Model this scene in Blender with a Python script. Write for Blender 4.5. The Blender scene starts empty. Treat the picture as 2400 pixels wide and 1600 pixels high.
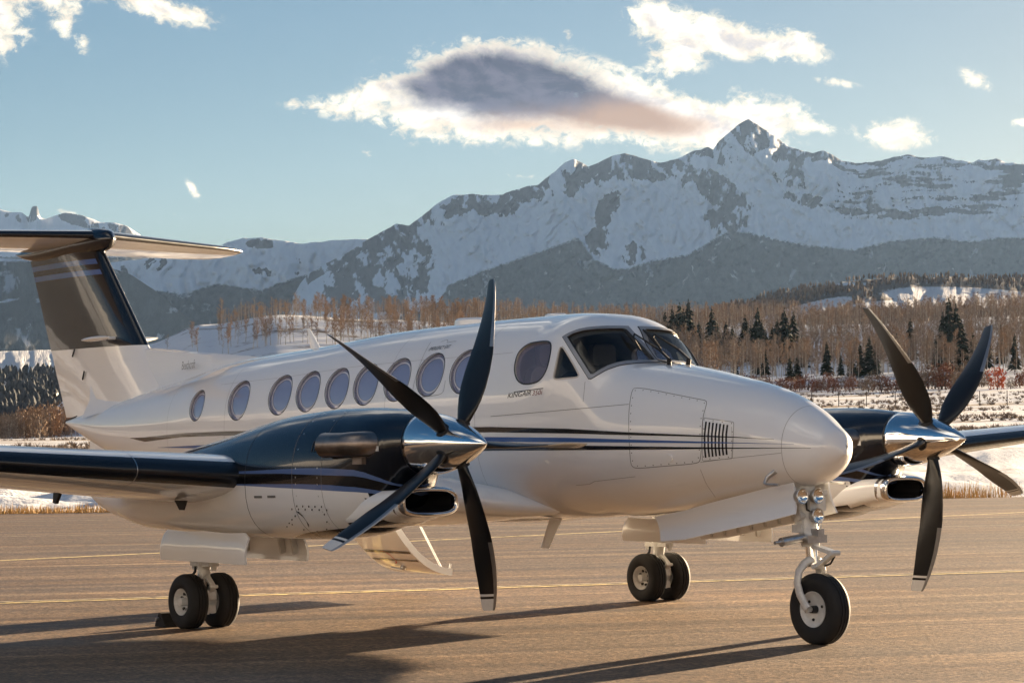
import bpy, bmesh, math, random
import numpy as np
from mathutils import Matrix, Vector
random.seed(7); rng = np.random.default_rng(7)
scene = bpy.context.scene
COL = scene.collection
rad = math.radians

# ------------------------------------------------------------------ camera
CAM = np.array([13.3324, -14.2577, 1.6426])
YAW, PITCH, ROLL, FPX = 2.4849, 0.0366, -0.008, 6052.99      # focal length in pixels of the 2400 px wide photograph
_f = np.array([math.cos(PITCH)*math.cos(YAW), math.cos(PITCH)*math.sin(YAW), math.sin(PITCH)])
_r = np.array([math.sin(YAW), -math.cos(YAW), 0.0]); _u = np.cross(_r, _f)
CR = _r*math.cos(ROLL) + _u*math.sin(ROLL); CU = _u*math.cos(ROLL) - _r*math.sin(ROLL); CF = _f
cam = bpy.data.cameras.new('camera'); camo = bpy.data.objects.new('camera', cam); COL.objects.link(camo)
cam.sensor_fit = 'HORIZONTAL'; cam.sensor_width = 36.0; cam.lens = FPX/2400*36.0
cam.clip_start = 0.1; cam.clip_end = 90000
M = Matrix((tuple(CR), tuple(CU), tuple(-CF))).transposed().to_4x4(); M.translation = Vector(CAM)
camo.matrix_world = M
scene.camera = camo

# ------------------------------------------------------------------ light
SUN_AZ, SUN_EL = 107.0, 7.6            # degrees; azimuth counter-clockwise from +x (the nose direction)
SUN_STRENGTH, SKY_STRENGTH, EXPOSURE, HAZE = 5.0, 0.05, 2.62, 0.9e-5
sun = bpy.data.lights.new('sun', 'SUN'); suno = bpy.data.objects.new('sun', sun); COL.objects.link(suno)
sun.energy = SUN_STRENGTH; sun.angle = rad(0.6); sun.color = (1.0, 0.755, 0.49)
sd = Vector((math.cos(rad(SUN_EL))*math.cos(rad(SUN_AZ)), math.cos(rad(SUN_EL))*math.sin(rad(SUN_AZ)), math.sin(rad(SUN_EL))))
suno.rotation_euler = sd.to_track_quat('Z', 'Y').to_euler(); suno.location = (0, 30, 30)
scene.view_settings.view_transform = 'Standard'; scene.view_settings.look = 'None'
scene.view_settings.exposure = EXPOSURE; scene.view_settings.gamma = 1.0; scene.view_settings.use_curve_mapping = False
scene.cycles.use_denoising = True
scene.cycles.max_bounces = 6; scene.cycles.transparent_max_bounces = 12; scene.cycles.volume_bounces = 0
scene.cycles.sample_clamp_indirect = 6.0

# pixel helpers: pixels of the 2352 x 1568 view of the photograph
PS = 2400.0/2352.0
def ray(px, py):
    v = CF + (px*PS-1200)/FPX*CR + (800-py*PS)/FPX*CU
    return v/np.linalg.norm(v)
def at(px, py, axis, val):
    v = ray(px, py); return CAM + v*((val-CAM[axis])/v[axis])
def atdist(px, py, d):                   # horizontal distance d from the camera
    v = ray(px, py); return CAM + v*(d/math.hypot(v[0], v[1]))
def Zm(ox, oy, s): return lambda x, y: ((x/s+ox)/PS, (y/s+oy)/PS)
z1 = Zm(0, 500, 2.851); z2 = Zm(0, 950, 2.4125); z3 = Zm(700, 600, 3.1357); z4 = Zm(700, 950, 3.1367)
z5 = Zm(1150, 700, 3.92); z6 = Zm(1350, 1000, 3.0157); z7 = Zm(1850, 700, 2.24)

# ------------------------------------------------------------------ node helpers
class NT:
    def __init__(s, tree): s.t = tree; s.n = tree.nodes; s.l = tree.links
    def node(s, typ, **kw):
        n = s.n.new(typ)
        for k, v in kw.items(): setattr(n, k, v)
        return n
    def put(s, sock, v):
        if isinstance(v, bpy.types.NodeSocket): s.l.new(v, sock)
        elif v is not None: sock.default_value = v
    def math(s, op, a, b=None, c=None, clamp=False):
        n = s.node('ShaderNodeMath', operation=op); n.use_clamp = clamp
        for i, v in enumerate((a, b, c)):
            if v is not None: s.put(n.inputs[i], v)
        return n.outputs[0]
    def vmath(s, op, a, b=None):
        n = s.node('ShaderNodeVectorMath', operation=op); s.put(n.inputs[0], a)
        if b is not None: s.put(n.inputs[1], b)
        return n.outputs[1] if op in ('DOT_PRODUCT', 'LENGTH') else n.outputs[0]
    def noise(s, vec, scale, detail=4, rough=0.55, dist=0.0):
        n = s.node('ShaderNodeTexNoise'); n.inputs['Scale'].default_value = scale; n.inputs['Detail'].default_value = detail
        n.inputs['Roughness'].default_value = rough; n.inputs['Distortion'].default_value = dist
        if vec is not None: s.l.new(vec, n.inputs['Vector'])
        return n.outputs['Fac']
    def ramp(s, fac, stops, interp='LINEAR'):
        n = s.node('ShaderNodeValToRGB'); n.color_ramp.interpolation = interp; e = n.color_ramp.elements
        while len(e) < len(stops): e.new(0.5)
        for i, (p, c) in enumerate(stops):
            e[i].position = p; e[i].color = (c, c, c, 1) if not hasattr(c, '__len__') else (*c, 1)
        s.put(n.inputs[0], fac); return n.outputs[0]
    def mix(s, fac, a, b, blend='MIX'):
        n = s.node('ShaderNodeMix', data_type='RGBA', blend_type=blend)
        s.put(n.inputs['Factor'], fac)
        for sock, v in ((n.inputs[6], a), (n.inputs[7], b)):
            s.put(sock, v if not isinstance(v, tuple) else (*v, 1))
        return n.outputs[2]
    def mapping(s, vec, scale=(1, 1, 1), rot=(0, 0, 0), loc=(0, 0, 0)):
        n = s.node('ShaderNodeMapping'); s.l.new(vec, n.inputs[0]); n.inputs['Scale'].default_value = scale
        n.inputs['Rotation'].default_value = rot; n.inputs['Location'].default_value = loc; return n.outputs[0]
    def smooth(s, v, a, b):
        n = s.node('ShaderNodeMapRange', interpolation_type='SMOOTHSTEP'); s.put(n.inputs[0], v)
        n.inputs[1].default_value = a; n.inputs[2].default_value = b; return n.outputs[0]

def new_mat(name):
    m = bpy.data.materials.new(name); m.use_nodes = True
    nt = NT(m.node_tree); b = m.node_tree.nodes['Principled BSDF']
    return m, nt, b
def pset(b, **kw):
    for k, v in kw.items():
        s = b.inputs[k.replace('_', ' ')]
        s.default_value = (*v, 1) if isinstance(v, tuple) and len(v) == 3 and s.type == 'RGBA' else v
def simple(name, col, rough=0.5, metal=0.0, coat=0.0, coat_rough=0.04, spec=0.5, wear=0.0, wscale=6.0, bump=0.0, bscale=80):
    m, nt, b = new_mat(name)
    pset(b, Base_Color=col, Roughness=rough, Metallic=metal, Coat_Weight=coat, Coat_Roughness=coat_rough, Specular_IOR_Level=spec)
    if wear:
        tc = nt.node('ShaderNodeTexCoord').outputs['Object']
        n = nt.noise(tc, wscale, 6, 0.65)
        d = tuple(c*(1-wear) for c in col)
        nt.put(b.inputs['Base Color'], nt.mix(nt.smooth(n, .35, .7), d, col))
        nt.put(b.inputs['Roughness'], nt.math('MULTIPLY_ADD', n, wear*0.5, rough-wear*.2))
    if bump:
        tc = nt.node('ShaderNodeTexCoord').outputs['Object']
        bn = nt.node('ShaderNodeBump'); bn.inputs['Strength'].default_value = bump; bn.inputs['Distance'].default_value = 0.01
        nt.put(bn.inputs['Height'], nt.noise(tc, bscale, 4)); nt.put(b.inputs['Normal'], bn.outputs[0])
    return m

# ------------------------------------------------------------------ mesh helpers
def link(o, parent=None):
    COL.objects.link(o)
    if parent is not None:
        o.parent = parent
        if parent.name in ROOT_INV: o.matrix_parent_inverse = ROOT_INV[parent.name]
    return o
ROOT_INV = {}
def root(name, loc, label, cat, group=None):
    o = bpy.data.objects.new(name, None); COL.objects.link(o); o.location = loc; o.empty_display_size = 0.3
    o['label'] = label; o['category'] = cat
    if group: o['group'] = group
    ROOT_INV[o.name] = Matrix.Translation(-Vector(loc))
    return o
def mk(name, V, Fc, mats, parent=None, mi=None, smooth=True, angle=40, normals=None):
    me = bpy.data.meshes.new(name)
    me.from_pydata([tuple(map(float, v)) for v in V], [], [tuple(map(int, f)) for f in Fc])
    for m in (mats if isinstance(mats, (list, tuple)) else [mats]): me.materials.append(m)
    if mi is not None: me.polygons.foreach_set('material_index', np.asarray(mi, dtype=np.int32))
    if smooth:
        me.polygons.foreach_set('use_smooth', np.ones(len(me.polygons), dtype=bool))
        if angle: me.set_sharp_from_angle(angle=rad(angle))
    me.update()
    return link(bpy.data.objects.new(name, me), parent)
class MB:
    """collects shapes of ONE part"""
    def __init__(s): s.V = []; s.F = []; s.M = []
    def add(s, V, Fc, m=0):
        o = len(s.V); s.V += [tuple(v) for v in V]; s.F += [tuple(i+o for i in f) for f in Fc]; s.M += [m]*len(Fc); return s
    def grid(s, P, closed_v=False, m=0, flip=False):
        P = np.asarray(P); a, b = P.shape[:2]; Fc = []
        for i in range(a-1):
            for j in range(b if closed_v else b-1):
                k = (j+1) % b; q = (i*b+j, i*b+k, (i+1)*b+k, (i+1)*b+j); Fc.append(q[::-1] if flip else q)
        return s.add(P.reshape(-1, 3), Fc, m)
    def cap(s, ring, m=0, flip=False):
        ring = list(map(tuple, ring)); n = len(ring); c = tuple(np.mean(np.array(ring), 0))
        return s.add(ring+[c], [((i+1) % n, i, n) if flip else (i, (i+1) % n, n) for i in range(n)], m)
    def tube(s, pts, rads, seg=12, m=0, caps=True, flat=1.0):
        pts = [np.array(p, float) for p in pts]; n = len(pts)
        rads = [rads]*n if not hasattr(rads, '__len__') else rads
        T = [pts[min(i+1, n-1)]-pts[max(i-1, 0)] for i in range(n)]; T = [t/np.linalg.norm(t) for t in T]
        up = np.array([0, 0, 1.]) if abs(T[0][2]) < .9 else np.array([1., 0, 0])
        rings = []
        for i in range(n):
            a = np.cross(up, T[i]); a /= np.linalg.norm(a); b = np.cross(T[i], a)
            up = b
            rings.append([pts[i] + rads[i]*(math.cos(2*math.pi*k/seg)*a + flat*math.sin(2*math.pi*k/seg)*b) for k in range(seg)])
        s.grid(rings, True, m)
        if caps: s.cap(rings[0], m, True); s.cap(rings[-1], m)
        return s
    def lathe(s, prof, c, axis=1, seg=40, m=0, mfun=None):
        """prof: (offset along axis, radius)"""
        c = np.array(c, float); e = np.eye(3); a = e[axis]; u = e[(axis+1) % 3]; v = e[(axis+2) % 3]
        R = [[c + o*a + r*(math.cos(2*math.pi*k/seg)*u + math.sin(2*math.pi*k/seg)*v) for k in range(seg)] for o, r in prof]
        return s.grid(R, True, m)
    def box(s, lo, hi, m=0):
        (a, b, c), (d, e, f) = lo, hi
        return s.add([(a,b,c),(d,b,c),(d,e,c),(a,e,c),(a,b,f),(d,b,f),(d,e,f),(a,e,f)],
                     [(0,3,2,1),(4,5,6,7),(0,1,5,4),(1,2,6,5),(2,3,7,6),(3,0,4,7)], m)
    def bar(s, p, q, w, h, m=0, up=(0, 0, 1)):
        p, q = np.array(p, float), np.array(q, float); t = q-p; t /= np.linalg.norm(t)
        a = np.cross(up, t); a /= np.linalg.norm(a); b = np.cross(t, a)
        R = [[o + sx*w/2*a + sy*h/2*b for sx, sy in ((-1,-1),(1,-1),(1,1),(-1,1))] for o in (p, q)]
        s.grid(R, True, m); s.cap(R[0], m, True); s.cap(R[1], m); return s
    def plate(s, poly, thick, nrm, m=0):
        """polygon (3-D ring) given a thickness along nrm"""
        P = np.array(poly, float); n = np.array(nrm, float); n /= np.linalg.norm(n)
        A = P+n*thick/2; B = P-n*thick/2
        s.grid([A, B], True, m); s.cap(A, m, True); s.cap(B, m); return s
    def build(s, name, mats, parent=None, smooth=True, angle=40):
        return mk(name, s.V, s.F, mats, parent, s.M, smooth, angle)
def pch(xs, ys, q):
    xs = np.asarray(xs, float); ys = np.asarray(ys, float); o = np.argsort(xs); xs = xs[o]; ys = ys[o]; q = np.asarray(q, float)
    h = np.diff(xs); d = np.diff(ys)/h; m = np.zeros_like(ys)
    for i in range(1, len(xs)-1):
        if d[i-1]*d[i] > 0:
            w1, w2 = 2*h[i]+h[i-1], h[i]+2*h[i-1]; m[i] = (w1+w2)/(w1/d[i-1]+w2/d[i])
    m[0] = d[0]; m[-1] = d[-1]
    q = np.clip(q, xs[0], xs[-1]); i = np.clip(np.searchsorted(xs, q)-1, 0, len(xs)-2); t = (q-xs[i])/h[i]
    return (2*t**3-3*t**2+1)*ys[i]+(t**3-2*t**2+t)*h[i]*m[i]+(-2*t**3+3*t**2)*ys[i+1]+(t**3-t**2)*h[i]*m[i+1]
def lerp(xs, ys, q):
    o = np.argsort(xs); return np.interp(q, np.asarray(xs, float)[o], np.asarray(ys, float)[o])
def text_mesh(s, size, shear=0.0, spacing=1.0):
    cu = bpy.data.curves.new('t', 'FONT'); cu.body = s; cu.size = size; cu.shear = shear; cu.align_x = 'LEFT'; cu.space_character = spacing
    cu.resolution_u = 3
    o = bpy.data.objects.new('t', cu); COL.objects.link(o)
    dg = bpy.context.evaluated_depsgraph_get(); me = bpy.data.meshes.new_from_object(o.evaluated_get(dg))
    V = np.array([v.co[:] for v in me.vertices]); Fc = [tuple(p.vertices) for p in me.polygons]
    bpy.data.objects.remove(o); bpy.data.curves.remove(cu); bpy.data.meshes.remove(me)
    return V, Fc
# ================================================================== SKY
def hzn(px): return 1010.73-18.77/2352*px          # the horizon's row in the photograph
PXR = FPX/PS                                        # pixels (2352 view) per radian
w = bpy.data.worlds.new('World'); scene.world = w; w.use_nodes = True
nt = NT(w.node_tree); bg = nt.n['Background']; wout = nt.n['World Output']
sky = nt.node('ShaderNodeTexSky'); sky.sky_type = 'NISHITA'; sky.sun_disc = False
sky.sun_elevation = rad(SUN_EL); sky.sun_rotation = rad(90-SUN_AZ); sky.altitude = 2760; sky.dust_density = 4.0; sky.air_density = 1.0; sky.ozone_density = 1.1
# the photograph compresses the sky's range: the same curve everywhere
lum = nt.vmath('DOT_PRODUCT', sky.outputs[0], (.25, .6, .15))
gain = nt.math('POWER', nt.math('DIVIDE', nt.math('MAXIMUM', lum, .05), 0.085), -0.32)
skyc = nt.node('ShaderNodeVectorMath', operation='SCALE'); nt.l.new(sky.outputs[0], skyc.inputs[0]); nt.l.new(gain, skyc.inputs['Scale'])
hs = nt.node('ShaderNodeHueSaturation'); hs.inputs['Saturation'].default_value = 1.36; nt.l.new(skyc.outputs[0], hs.inputs['Color'])
nt.l.new(hs.outputs[0], bg.inputs[0]); bg.inputs[1].default_value = SKY_STRENGTH
# clouds, by direction
tc = nt.node('ShaderNodeTexCoord').outputs['Generated']; sep = nt.node('ShaderNodeSeparateXYZ'); nt.l.new(tc, sep.inputs[0])
dx, dy, dz = sep.outputs
# azimuth relative to the range of peaks, in the units of the photograph's pixels
cy_, sy_ = math.cos(YAW), math.sin(YAW)
fw = nt.math('ADD', nt.math('MULTIPLY', dx, cy_), nt.math('MULTIPLY', dy, sy_)); rt = nt.math('SUBTRACT', nt.math('MULTIPLY', dx, sy_), nt.math('MULTIPLY', dy, cy_))
az = nt.math('ARCTAN2', rt, fw); el = nt.math('ARCSINE', dz)
U = nt.math('MULTIPLY_ADD', az, PXR/1000, 1.176); V = nt.math('MULTIPLY_ADD', el, -PXR/1000, 1.001)   # thousands of pixels
comb = nt.node('ShaderNodeCombineXYZ'); nt.l.new(U, comb.inputs[0]); nt.l.new(V, comb.inputs[1]); UV = comb.outputs[0]
n_big = nt.noise(nt.mapping(UV, (1, 1.5, 1)), 7.5, 5, .62, .3)
n_sh = nt.noise(nt.mapping(UV, (1, 1.5, 1), loc=(-.016, .020, 0)), 7.5, 5, .62, .3)
n_fine = nt.noise(nt.mapping(UV, (1, 1.3, 1), loc=(3, 1, 2)), 30, 4, .68, .5)
def blobs(lst):
    acc = None
    for (u, v, ru, rv, rot, wt) in lst:
        m = nt.node('ShaderNodeMapping', vector_type='TEXTURE'); nt.l.new(UV, m.inputs[0]); m.inputs['Location'].default_value = (u/1000, v/1000, 0)
        m.inputs['Rotation'].default_value = (0, 0, rot); m.inputs['Scale'].default_value = (ru*2.1/1000, rv*2.1/1000, 1)
        g_ = nt.node('ShaderNodeTexGradient', gradient_type='QUADRATIC_SPHERE'); nt.l.new(m.outputs[0], g_.inputs[0])
        acc = nt.math('MULTIPLY_ADD', g_.outputs['Fac'], wt*1.25, acc if acc is not None else 0.0)
    return acc
body = blobs([(1120,220,190,82,.05,1.6),(1080,160,90,40,0,.7),(1330,255,250,62,.16,1.2),(1010,225,95,70,0,.8),(1570,280,150,50,.35,1.1),(1450,215,130,45,.35,.8),(1180,140,120,38,.1,.9),(1660,300,70,40,.3,.7),(960,290,90,30,0,.5),
              (735,243,70,20,.05,.75),(800,250,60,24,0,.6),(862,212,45,24,-.3,.8)])
bright = blobs([(1500,50,60,40,.5,1.0),(1560,95,75,48,.6,1.1),(1660,85,95,38,.2,.9),(1760,115,100,30,.12,1.0),(1850,118,55,28,.4,.9),(1550,150,50,28,-.2,.7),(1790,295,70,34,.3,.9),(1870,300,60,18,.15,.7),(1830,262,50,26,.5,.5),
                (2020,325,55,26,.3,.75),(2090,320,65,30,.25,.65),(2240,207,38,17,.55,.85),(1925,204,45,9,.2,.7),(1311,82,12,11,.6,.7),(2340,306,25,9,0,.7),
                (15,50,60,80,-.2,1.1),(160,50,30,75,-.25,.75),(110,10,90,22,0,.7),(330,15,70,26,.3,1.0),(420,38,85,24,.2,1.0),(200,110,18,22,0,.5),
                (450,438,26,9,1.0,.8),(412,494,20,8,.3,.65),(845,350,24,7,.3,.7),(1200,405,48,8,.05,.6),(170,488,35,8,.3,.6),(1715,250,60,40,.4,.6)])
dens_ = nt.math('ADD', nt.math('ADD', body, bright), nt.math('MULTIPLY_ADD', n_big, 2.3, -1.36))
dens_ = nt.math('ADD', dens_, nt.math('MULTIPLY_ADD', n_fine, 2.1, -1.05))
alpha_v = nt.math('MULTIPLY', nt.smooth(dens_, -.05, .85), nt.smooth(nt.math('ADD', body, bright), .06, .34))
shade = nt.smooth(nt.math('MULTIPLY_ADD', nt.math('SUBTRACT', n_sh, n_big), 3.2, .5), .15, .85)
core = nt.math('ADD', blobs([(1060,195,130,62,0,1.2),(1200,200,170,66,.1,1.3),(1340,240,190,48,.2,1.2),(1480,275,130,28,.2,.8)]), nt.math('MULTIPLY_ADD', n_big, 1.6, -.80))
core_m = nt.smooth(nt.math('ADD', core, nt.math('MULTIPLY_ADD', n_fine, .4, -.2)), .05, 1.15)
warm = nt.smooth(nt.math('ADD', blobs([(1500,285,190,36,.12,1.1),(1200,290,170,26,0,.75),(1000,285,80,30,0,.4)]), nt.math('MULTIPLY_ADD', n_big, .5, -.25)), .25, .95)
ccol = nt.mix(shade, (.23, .212, .19), (.115, .106, .104))
ccol = nt.mix(nt.smooth(dens_, .2, 1.5), nt.mix(shade, (.25, .218, .16), (.19, .16, .115)), ccol)
ccol = nt.mix(nt.math('MULTIPLY', warm, .75), ccol, (.15, .098, .062))
wv = nt.smooth(nt.math('ADD', nt.math('MULTIPLY_ADD', V, 11.0, -2.55), nt.math('ADD', nt.math('MULTIPLY_ADD', U, 2.6, -3.3), nt.math('MULTIPLY_ADD', n_big, 1.2, -.6))), -.25, .95)
ccore = nt.mix(wv, nt.mix(shade, (.005, .005, .013), (.020, .018, .028)), (.085, .050, .031))
ccol = nt.mix(core_m, ccol, ccore)
# brighter clouds added over the unseen upper sky, as fill light on the airplane
pl = nt.vmath('DIVIDE', tc, nt.vmath('MULTIPLY', (1, 1, 1), (1, 1, 1))) if False else None
inv = nt.math('DIVIDE', 1.0, nt.math('MAXIMUM', dz, .08)); cp = nt.node('ShaderNodeCombineXYZ')
nt.l.new(nt.math('MULTIPLY', dx, inv), cp.inputs[0]); nt.l.new(nt.math('MULTIPLY', dy, inv), cp.inputs[1])
n_sky = nt.noise(cp.outputs[0], .55, 5, .6, 0)
alpha_s = nt.math('MULTIPLY', nt.smooth(n_sky, .55, .70), nt.smooth(dz, .18, .30))
scol = nt.mix(nt.smooth(n_sky, .60, .76), (.50, .47, .43), (.32, .30, .30))
em = nt.node('ShaderNodeBackground'); nt.l.new(nt.mix(alpha_s, ccol, scol), em.inputs[0])
mxs = nt.node('ShaderNodeMixShader'); nt.l.new(nt.math('MAXIMUM', alpha_v, alpha_s), mxs.inputs[0])
nt.l.new(bg.outputs[0], mxs.inputs[1]); nt.l.new(em.outputs[0], mxs.inputs[2]); nt.l.new(mxs.outputs[0], wout.inputs[0])

# ================================================================== TERRAIN
def vnoise(x, y, seed=0):
    xi, yi = np.floor(x).astype(np.int64), np.floor(y).astype(np.int64); fx, fy = x-xi, y-yi
    def h(a, b):
        n = (a*374761393+b*668265263+seed*1274126177) & 0x7fffffff; n = ((n ^ (n >> 13))*1274126177) & 0x7fffffff; return ((n ^ (n >> 16)) & 0xffff)/65535.0
    u, v = fx*fx*(3-2*fx), fy*fy*(3-2*fy)
    return (h(xi, yi)*(1-u)+h(xi+1, yi)*u)*(1-v)+(h(xi, yi+1)*(1-u)+h(xi+1, yi+1)*u)*v
def fbm(x, y, o=5, seed=0, g=.5):
    a = np.zeros(np.broadcast(x, y).shape); s = 0; amp = 1
    for i in range(o): a = a+amp*vnoise(x*2**i+17*i, y*2**i+31*i, seed+i); s += amp; amp *= g
    return a/s
def ridged(x, y, o=5, seed=0):
    a = np.zeros(np.broadcast(x, y).shape); s = 0; amp = 1
    for i in range(o): a = a+amp*(1-np.abs(2*vnoise(x*2**i+13*i, y*2**i+7*i, seed+i)-1)); s += amp; amp *= .5
    return a/s
CAMR = CR; 
def grid_mesh(name, P, mats, attrs, kind='structure', smooth=True):
    a, b = P.shape[:2]; me = bpy.data.meshes.new(name); idx = np.arange(a*b).reshape(a, b)
    q = np.stack([idx[:-1, :-1], idx[:-1, 1:], idx[1:, 1:], idx[1:, :-1]], -1).reshape(-1, 4)
    me.vertices.add(a*b); me.vertices.foreach_set('co', P.reshape(-1).astype(np.float32))
    me.loops.add(q.size); me.loops.foreach_set('vertex_index', q.reshape(-1).astype(np.int32))
    me.polygons.add(len(q)); me.polygons.foreach_set('loop_start', np.arange(0, q.size, 4, dtype=np.int32))
    if smooth: me.polygons.foreach_set('use_smooth', np.ones(len(q), bool))
    for k, v in attrs.items():
        v = np.asarray(v, np.float32)
        if v.ndim == 3: at_ = me.attributes.new(k, 'FLOAT_VECTOR', 'POINT'); at_.data.foreach_set('vector', v.reshape(-1))
        else: at_ = me.attributes.new(k, 'FLOAT', 'POINT'); at_.data.foreach_set('value', v.reshape(-1))
    me.update(calc_edges=True); me.validate()
    for m in (mats if isinstance(mats, (list, tuple)) else [mats]): me.materials.append(m)
    o = bpy.data.objects.new(name, me); COL.objects.link(o)
    if kind: o['kind'] = kind
    return o
def rays(px, py):
    px, py = np.broadcast_arrays(np.asarray(px, float), np.asarray(py, float))
    v = CF+((px*PS-1200)/FPX)[..., None]*CR+((800-py*PS)/FPX)[..., None]*CU
    return v/np.hypot(v[..., 0], v[..., 1])[..., None]

def mountain_mat(name, snow=(.62, .65, .70), rock=(.040, .040, .050), forest=(.017, .022, .026), rs=7.0, strata=0.0, fsnow=.25, bumpd=30):
    m, nt, b = new_mat(name); pset(b, Roughness=.85, Specular_IOR_Level=.1)
    uv = nt.node('ShaderNodeAttribute', attribute_name='tex').outputs['Vector']
    rk = nt.node('ShaderNodeAttribute', attribute_name='rock').outputs['Fac']; fo = nt.node('ShaderNodeAttribute', attribute_name='forest').outputs['Fac']
    n1 = nt.noise(nt.mapping(uv, (1.7, .62, 1), rot=(0, 0, .35)), rs*1.0, 9, .64, .9)
    n2 = nt.noise(nt.mapping(uv, (1.6, .6, 1), rot=(0, 0, -.5)), rs*1.8, 6, .66, .5)
    nn = nt.math('ADD', nt.math('MULTIPLY_ADD', n1, 1.5, -.75), nt.math('MULTIPLY_ADD', n2, 1.0, -.5))
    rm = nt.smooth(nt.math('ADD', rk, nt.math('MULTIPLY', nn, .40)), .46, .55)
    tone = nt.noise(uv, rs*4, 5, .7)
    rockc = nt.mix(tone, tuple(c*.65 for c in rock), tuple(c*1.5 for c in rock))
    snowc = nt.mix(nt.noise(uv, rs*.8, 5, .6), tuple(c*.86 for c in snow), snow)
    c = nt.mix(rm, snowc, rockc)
    nf = nt.noise(nt.mapping(uv, (3.0, .7, 1)), rs*6, 4, .7); nf2 = nt.noise(uv, rs*1.4, 6, .65)
    fm = nt.smooth(nt.math('ADD', fo, nt.math('ADD', nt.math('MULTIPLY_ADD', nf, .36, -.18), nt.math('MULTIPLY_ADD', nf2, .30, -.15))), .46, .54)
    fc = nt.mix(nt.noise(uv, rs*2.2, 5, .6), tuple(c_*.45 for c_ in forest), tuple(c_*2.3 for c_ in forest))
    fc = nt.mix(nt.smooth(nf, .45, .62), fc, tuple(c_*.4 for c_ in forest))
    fc = nt.mix(nt.math('MULTIPLY', nt.smooth(nt.noise(nt.mapping(uv, (1.2, .7, 1), rot=(0, 0, .4)), rs*.6, 6, .6, .5), .46, .66), .6), fc, tuple(c_*2.6 for c_ in forest))
    fc = nt.mix(nt.math('MULTIPLY', nt.smooth(nt.math('ADD', nt.noise(nt.mapping(uv, (1, .8, 1), loc=(3, 7, 1)), rs*.42, 7, .62, .6), nt.math('MULTIPLY_ADD', nf, .16, -.08)), .60, .67), fsnow*1.4), fc, snow)
    nt.put(b.inputs['Base Color'], nt.mix(fm, c, fc))
    bn = nt.node('ShaderNodeBump'); bn.inputs['Strength'].default_value = .35; bn.inputs['Distance'].default_value = bumpd
    nt.put(bn.inputs['Height'], nt.math('ADD', nt.math('MULTIPLY', n1, .8), nt.math('MULTIPLY', n2, .4))); nt.put(b.inputs['Normal'], bn.outputs[0])
    return m
def gauss(px, py, lst):
    a = np.zeros_like(px)
    for (u, v, ru, rv, rot, wt) in lst:
        c, s = math.cos(rot), math.sin(rot); x = (px-u)*c+(py-v)*s; y = -(px-u)*s+(py-v)*c
        a = np.maximum(a, wt*np.exp(-((x/ru)**2+(y/rv)**2)**1.5))
    return a
def relief(name, sky_pts, y_bot, d_bot, d_top, step, rows, mat, rock, forest, rel=.05, jag=2.0, seed=0, tex=100., strata=None, power=1.0, gully=90., rockrel=.9):
    """a range whose crest follows sky_pts; its face comes towards the viewer from d_top to d_bot"""
    sx = [p[0] for p in sky_pts]; px = np.arange(sx[0], sx[-1]+step, step, float); top = np.interp(px, sx, [p[1] for p in sky_pts])
    top = top+jag*(fbm(px/14, px*0+seed, 4, seed)-.5)*2
    bot = np.interp(px, [p[0] for p in y_bot], [p[1] for p in y_bot]) if hasattr(y_bot, '__len__') else np.full_like(px, y_bot)
    t = np.linspace(0, 1, rows); PX = np.repeat(px[None, :], rows, 0); PY = bot[None, :]+(top-bot)[None, :]*t[:, None]
    T = np.repeat(t[:, None], len(px), 1); D = d_bot+(d_top-d_bot)*T**power
    edge = np.minimum(1, (1-T)*6)
    wx = (fbm(PX/70, PY/70, 4, seed+1)-.5)*70; wy = (fbm(PX/70, PY/70, 4, seed+2)-.5)*70
    r1 = ridged((PX+wx+PY*.45)/(gully*.62), (PY+wy)/(gully*1.7), 6, seed+3); r2 = ridged((PX-wx-PY*.55)/(gully*.55), (PY-wy)/(gully*1.5), 6, seed+4)
    gl = np.maximum(r1, r2*.97)-.66
    g2 = fbm((PX+wx)/(gully*.22), (PY+wy)/(gully*.4), 5, seed+9, .6)-.5
    D = D*(1+rel*(gl*1.2+g2*.6)*(.25+.75*edge))
    P = CAM+rays(PX, PY)*D[..., None]
    back = []
    for k, dr in ((1.03, .06), (1.10, .22), (1.25, .5), (1.5, .98)):
        q = CAM+rays(px, top)*(D[-1]*k)[:, None]; zc = P[-1, :, 2]; q[:, 2] = zc-(zc-CAM[2])*dr; back.append(q)
    P = np.concatenate([P, np.array(back)]); ext = lambda A: np.concatenate([A, np.repeat(A[-1:], 4, 0)])
    tx = np.stack([ext(PX)/tex, ext(PY)/tex, np.zeros_like(ext(PX))], -1)
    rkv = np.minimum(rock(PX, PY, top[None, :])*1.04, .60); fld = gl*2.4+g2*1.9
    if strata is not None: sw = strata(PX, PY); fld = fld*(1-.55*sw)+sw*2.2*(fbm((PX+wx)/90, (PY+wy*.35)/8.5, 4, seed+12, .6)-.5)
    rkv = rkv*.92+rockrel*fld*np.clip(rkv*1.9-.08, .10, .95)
    at_ = {'tex': tx, 'rock': ext(rkv), 'forest': ext(forest(PX, PY, top[None, :]))}
    if strata is not None: at_['strata'] = ext(strata(PX, PY))
    return grid_mesh(name, P, mat, at_)
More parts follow.
